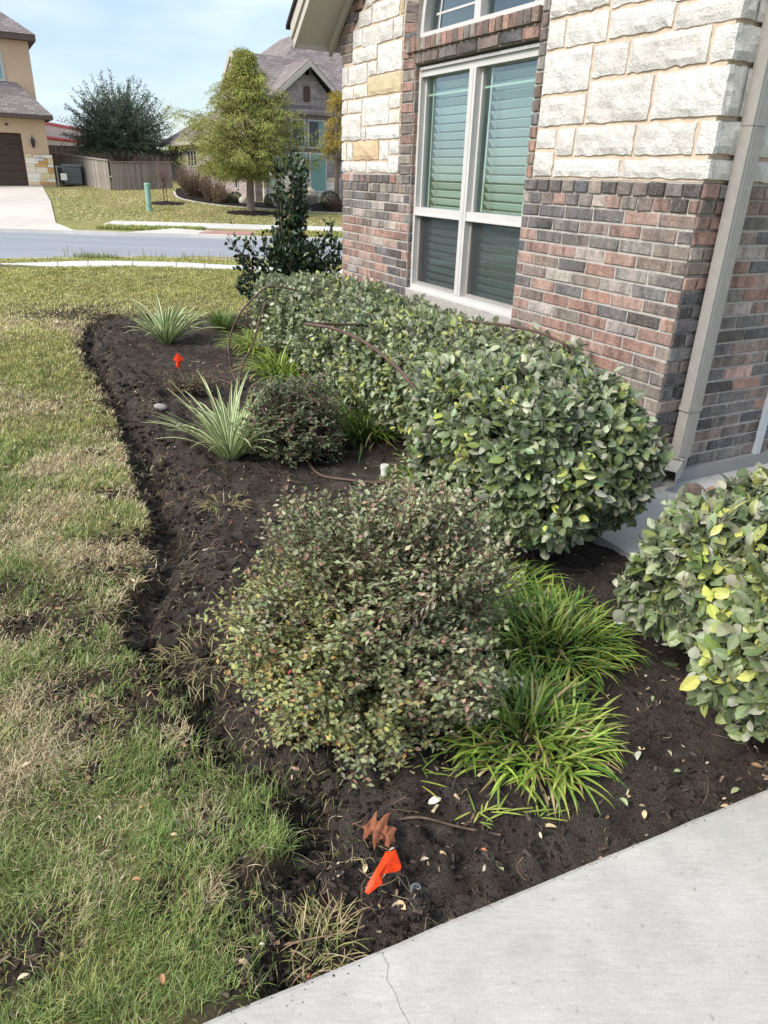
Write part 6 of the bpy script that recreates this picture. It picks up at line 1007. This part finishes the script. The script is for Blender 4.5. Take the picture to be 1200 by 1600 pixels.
tag(obj('rock', rockmesh('rock', (.06, .05, .05), 13, plain('reddish_rock', S(160, 128, 108), .95, .1, 20, .75, 1.2, .8, 40), 3), loc=tuple(hw(-.30, -.26, .0))), 'reddish rock behind the rough brown rock', 'rock')
# oak leaf
OL = [(0, 0), (.1, .03), (.14, .16), (.24, .32), (.3, .2), (.34, .07), (.42, .1), (.5, .28), (.62, .42), (.63, .25), (.6, .09), (.7, .08), (.8, .19), (.92, .23), (.9, .1), (1, 0)]; OL = OL + [(x, -y * .93) for x, y in OL[-2:0:-1]]
hz_ = lambda x, y: .010 * math.sin(x * 4) + .05 * abs(y) * .35 + .006 * math.sin(x * 17 + y * 9)
V = []; F = []
for sg in (1, -1):
    up_ = [(x, y * 1.25 + .13 * math.sin(math.pi * min(1, x * 1.05)) ** .7 if 0 < x < .95 else y) for x, y in OL[:16]]
    for (xa, ya), (xb, yb_) in zip(up_[:-1], up_[1:]):
        i = len(V); V += [(xa * .1, 0, hz_(xa, 0)), (xb * .1, 0, hz_(xb, 0)), (xb * .1, sg * yb_ * .1, hz_(xb, yb_)), (xa * .1, sg * ya * .1, hz_(xa, ya))]; F.append((i, i + 1, i + 2, i + 3))
i = len(V); V += [(-.03, -.0008, .004), (0, -.0008, .0), (0, .0008, .0), (-.03, .0008, .004)]; F.append((i, i + 1, i + 2, i + 3))
p = gz(566, 1298, .03); tag(obj('oak_leaf', mesh_np('oak_leaf', V, np.array(F), M['litter'], np.array([S(142, 92, 68)])), mw=Matrix.Translation(p) @ Matrix.Rotation(-.35, 4, 'Z') @ Matrix.Rotation(.12, 4, 'X')), 'large brown lobed oak leaf lying above the near orange flag', 'leaf')
# near flag: crumpled sheet on a bent wire
OUT = [(603, 1331, .05), (611, 1331, .058), (618, 1328, .06), (627, 1353, .055), (626, 1358, .045), (619, 1362, .035), (604, 1364, .045), (597, 1367, .04), (597, 1380, .03), (576, 1397, .012), (570, 1394, .014), (575, 1380, .03), (590, 1355, .05)]
org = gz(600, 1365); pts = [gnd(a, b, .0 + z_) - org for a, b, z_ in OUT]; cen = [gnd(608, 1345, .075) - org, gnd(592, 1366, .055) - org, gnd(583, 1383, .03) - org]; V = [tuple(q) for q in pts] + [tuple(q) for q in cen]; n = len(pts); ci = [n, n, n, n, n, n, n, n + 1, n + 1, n + 2, n + 2, n + 2, n + 1]; F = []
for i in range(n):
    j = (i + 1) % n; F.append((i, j, ci[i]))
    if ci[i] != ci[j]: F.append((j, ci[j], ci[i]))
e = empty('marking_flag', org, 'near orange plastic marker flag crumpled flat on soil beside the path', 'flag'); fo = obj('flag', mesh_np('flag', V, np.array(F), M['orange']), e); sd_ = fo.modifiers.new('thick', 'SOLIDIFY'); sd_.thickness = .0008
mk = MB(); 
for seg in ([(594, 1358), (600, 1352), (605, 1350), (607, 1347), (612, 1347), (613, 1351), (607, 1352)], [(589, 1366), (592, 1361), (596, 1359)]): mk.tube([gnd(a, b, .081 - .0006 * abs(b - 1347)) - org for a, b in seg], .0007, 4)
obj('marking', mk.mesh('marking', M['ink']), e); obj('wire_stake', MB().tube(curve_pts([gnd(619, 1362, .03) - org, gnd(622, 1368, .02) - org, gnd(634, 1386, -.01) - org, gnd(645, 1398, -.03) - org]), .0011, 5).mesh('wire_stake', M['wire']), e)
p = gz(278, 592); e = empty('marking_flag', p, 'far small orange marker flag standing before the far lily', 'flag'); fp = [atY(a, b, p[1] + dy) - p for a, b, dy in [(277, 551, 0), (288, 562, .02), (282, 566, .01), (281, 576, .0), (275, 573, -.01), (276, 566, 0), (270, 562, -.02)]]; cc = np.mean(fp, 0); V = [tuple(q) for q in fp] + [tuple(cc + np.array([0, -.012, 0]))]; fo = obj('flag', mesh_np('flag', V, np.array([(i, (i + 1) % 7, 7) for i in range(7)]), M['orange']), e); fo.modifiers.new('thick', 'SOLIDIFY').thickness = .0008; obj('wire_stake', MB().tube([(0, 0, -.05), tuple(fp[3] * .5), tuple(fp[0])], .0015, 5).mesh('wire_stake', M['wire']), e)
# sprinkler head
p = gz(650, 1381, .004); e = empty('sprinkler_head', p, 'small round grey sprinkler head flush in the soil', 'sprinkler'); P('body', MB().tube([(0, 0, -.05), (0, 0, .004)], .0145, 20), M['greybox'], e); P('nozzle', MB().tube([(0, 0, .0042), (0, 0, .009)], [.007, .006], 14), plain('dark_plastic', S(70, 70, 74), .5, .3), e)
tube_thing('stick', [gz(622, 1276, .012), gz(660, 1280, .016), gz(720, 1289, .014), (gz(783, 1299, .012))], [.004] * 19, 'thin brown stick lying across the soil below the clippings', 'stick', M['twig'], 6)
tube_thing('stick', [gz(440, 1470, .02), gz(490, 1462, .03), gz(540, 1448, .025), gz(570, 1440, .02)], [.0022] * 19, 'dry forked twig near the dry tuft at the path', 'stick', _twig('dry_twig', S(150, 122, 98)), 5)
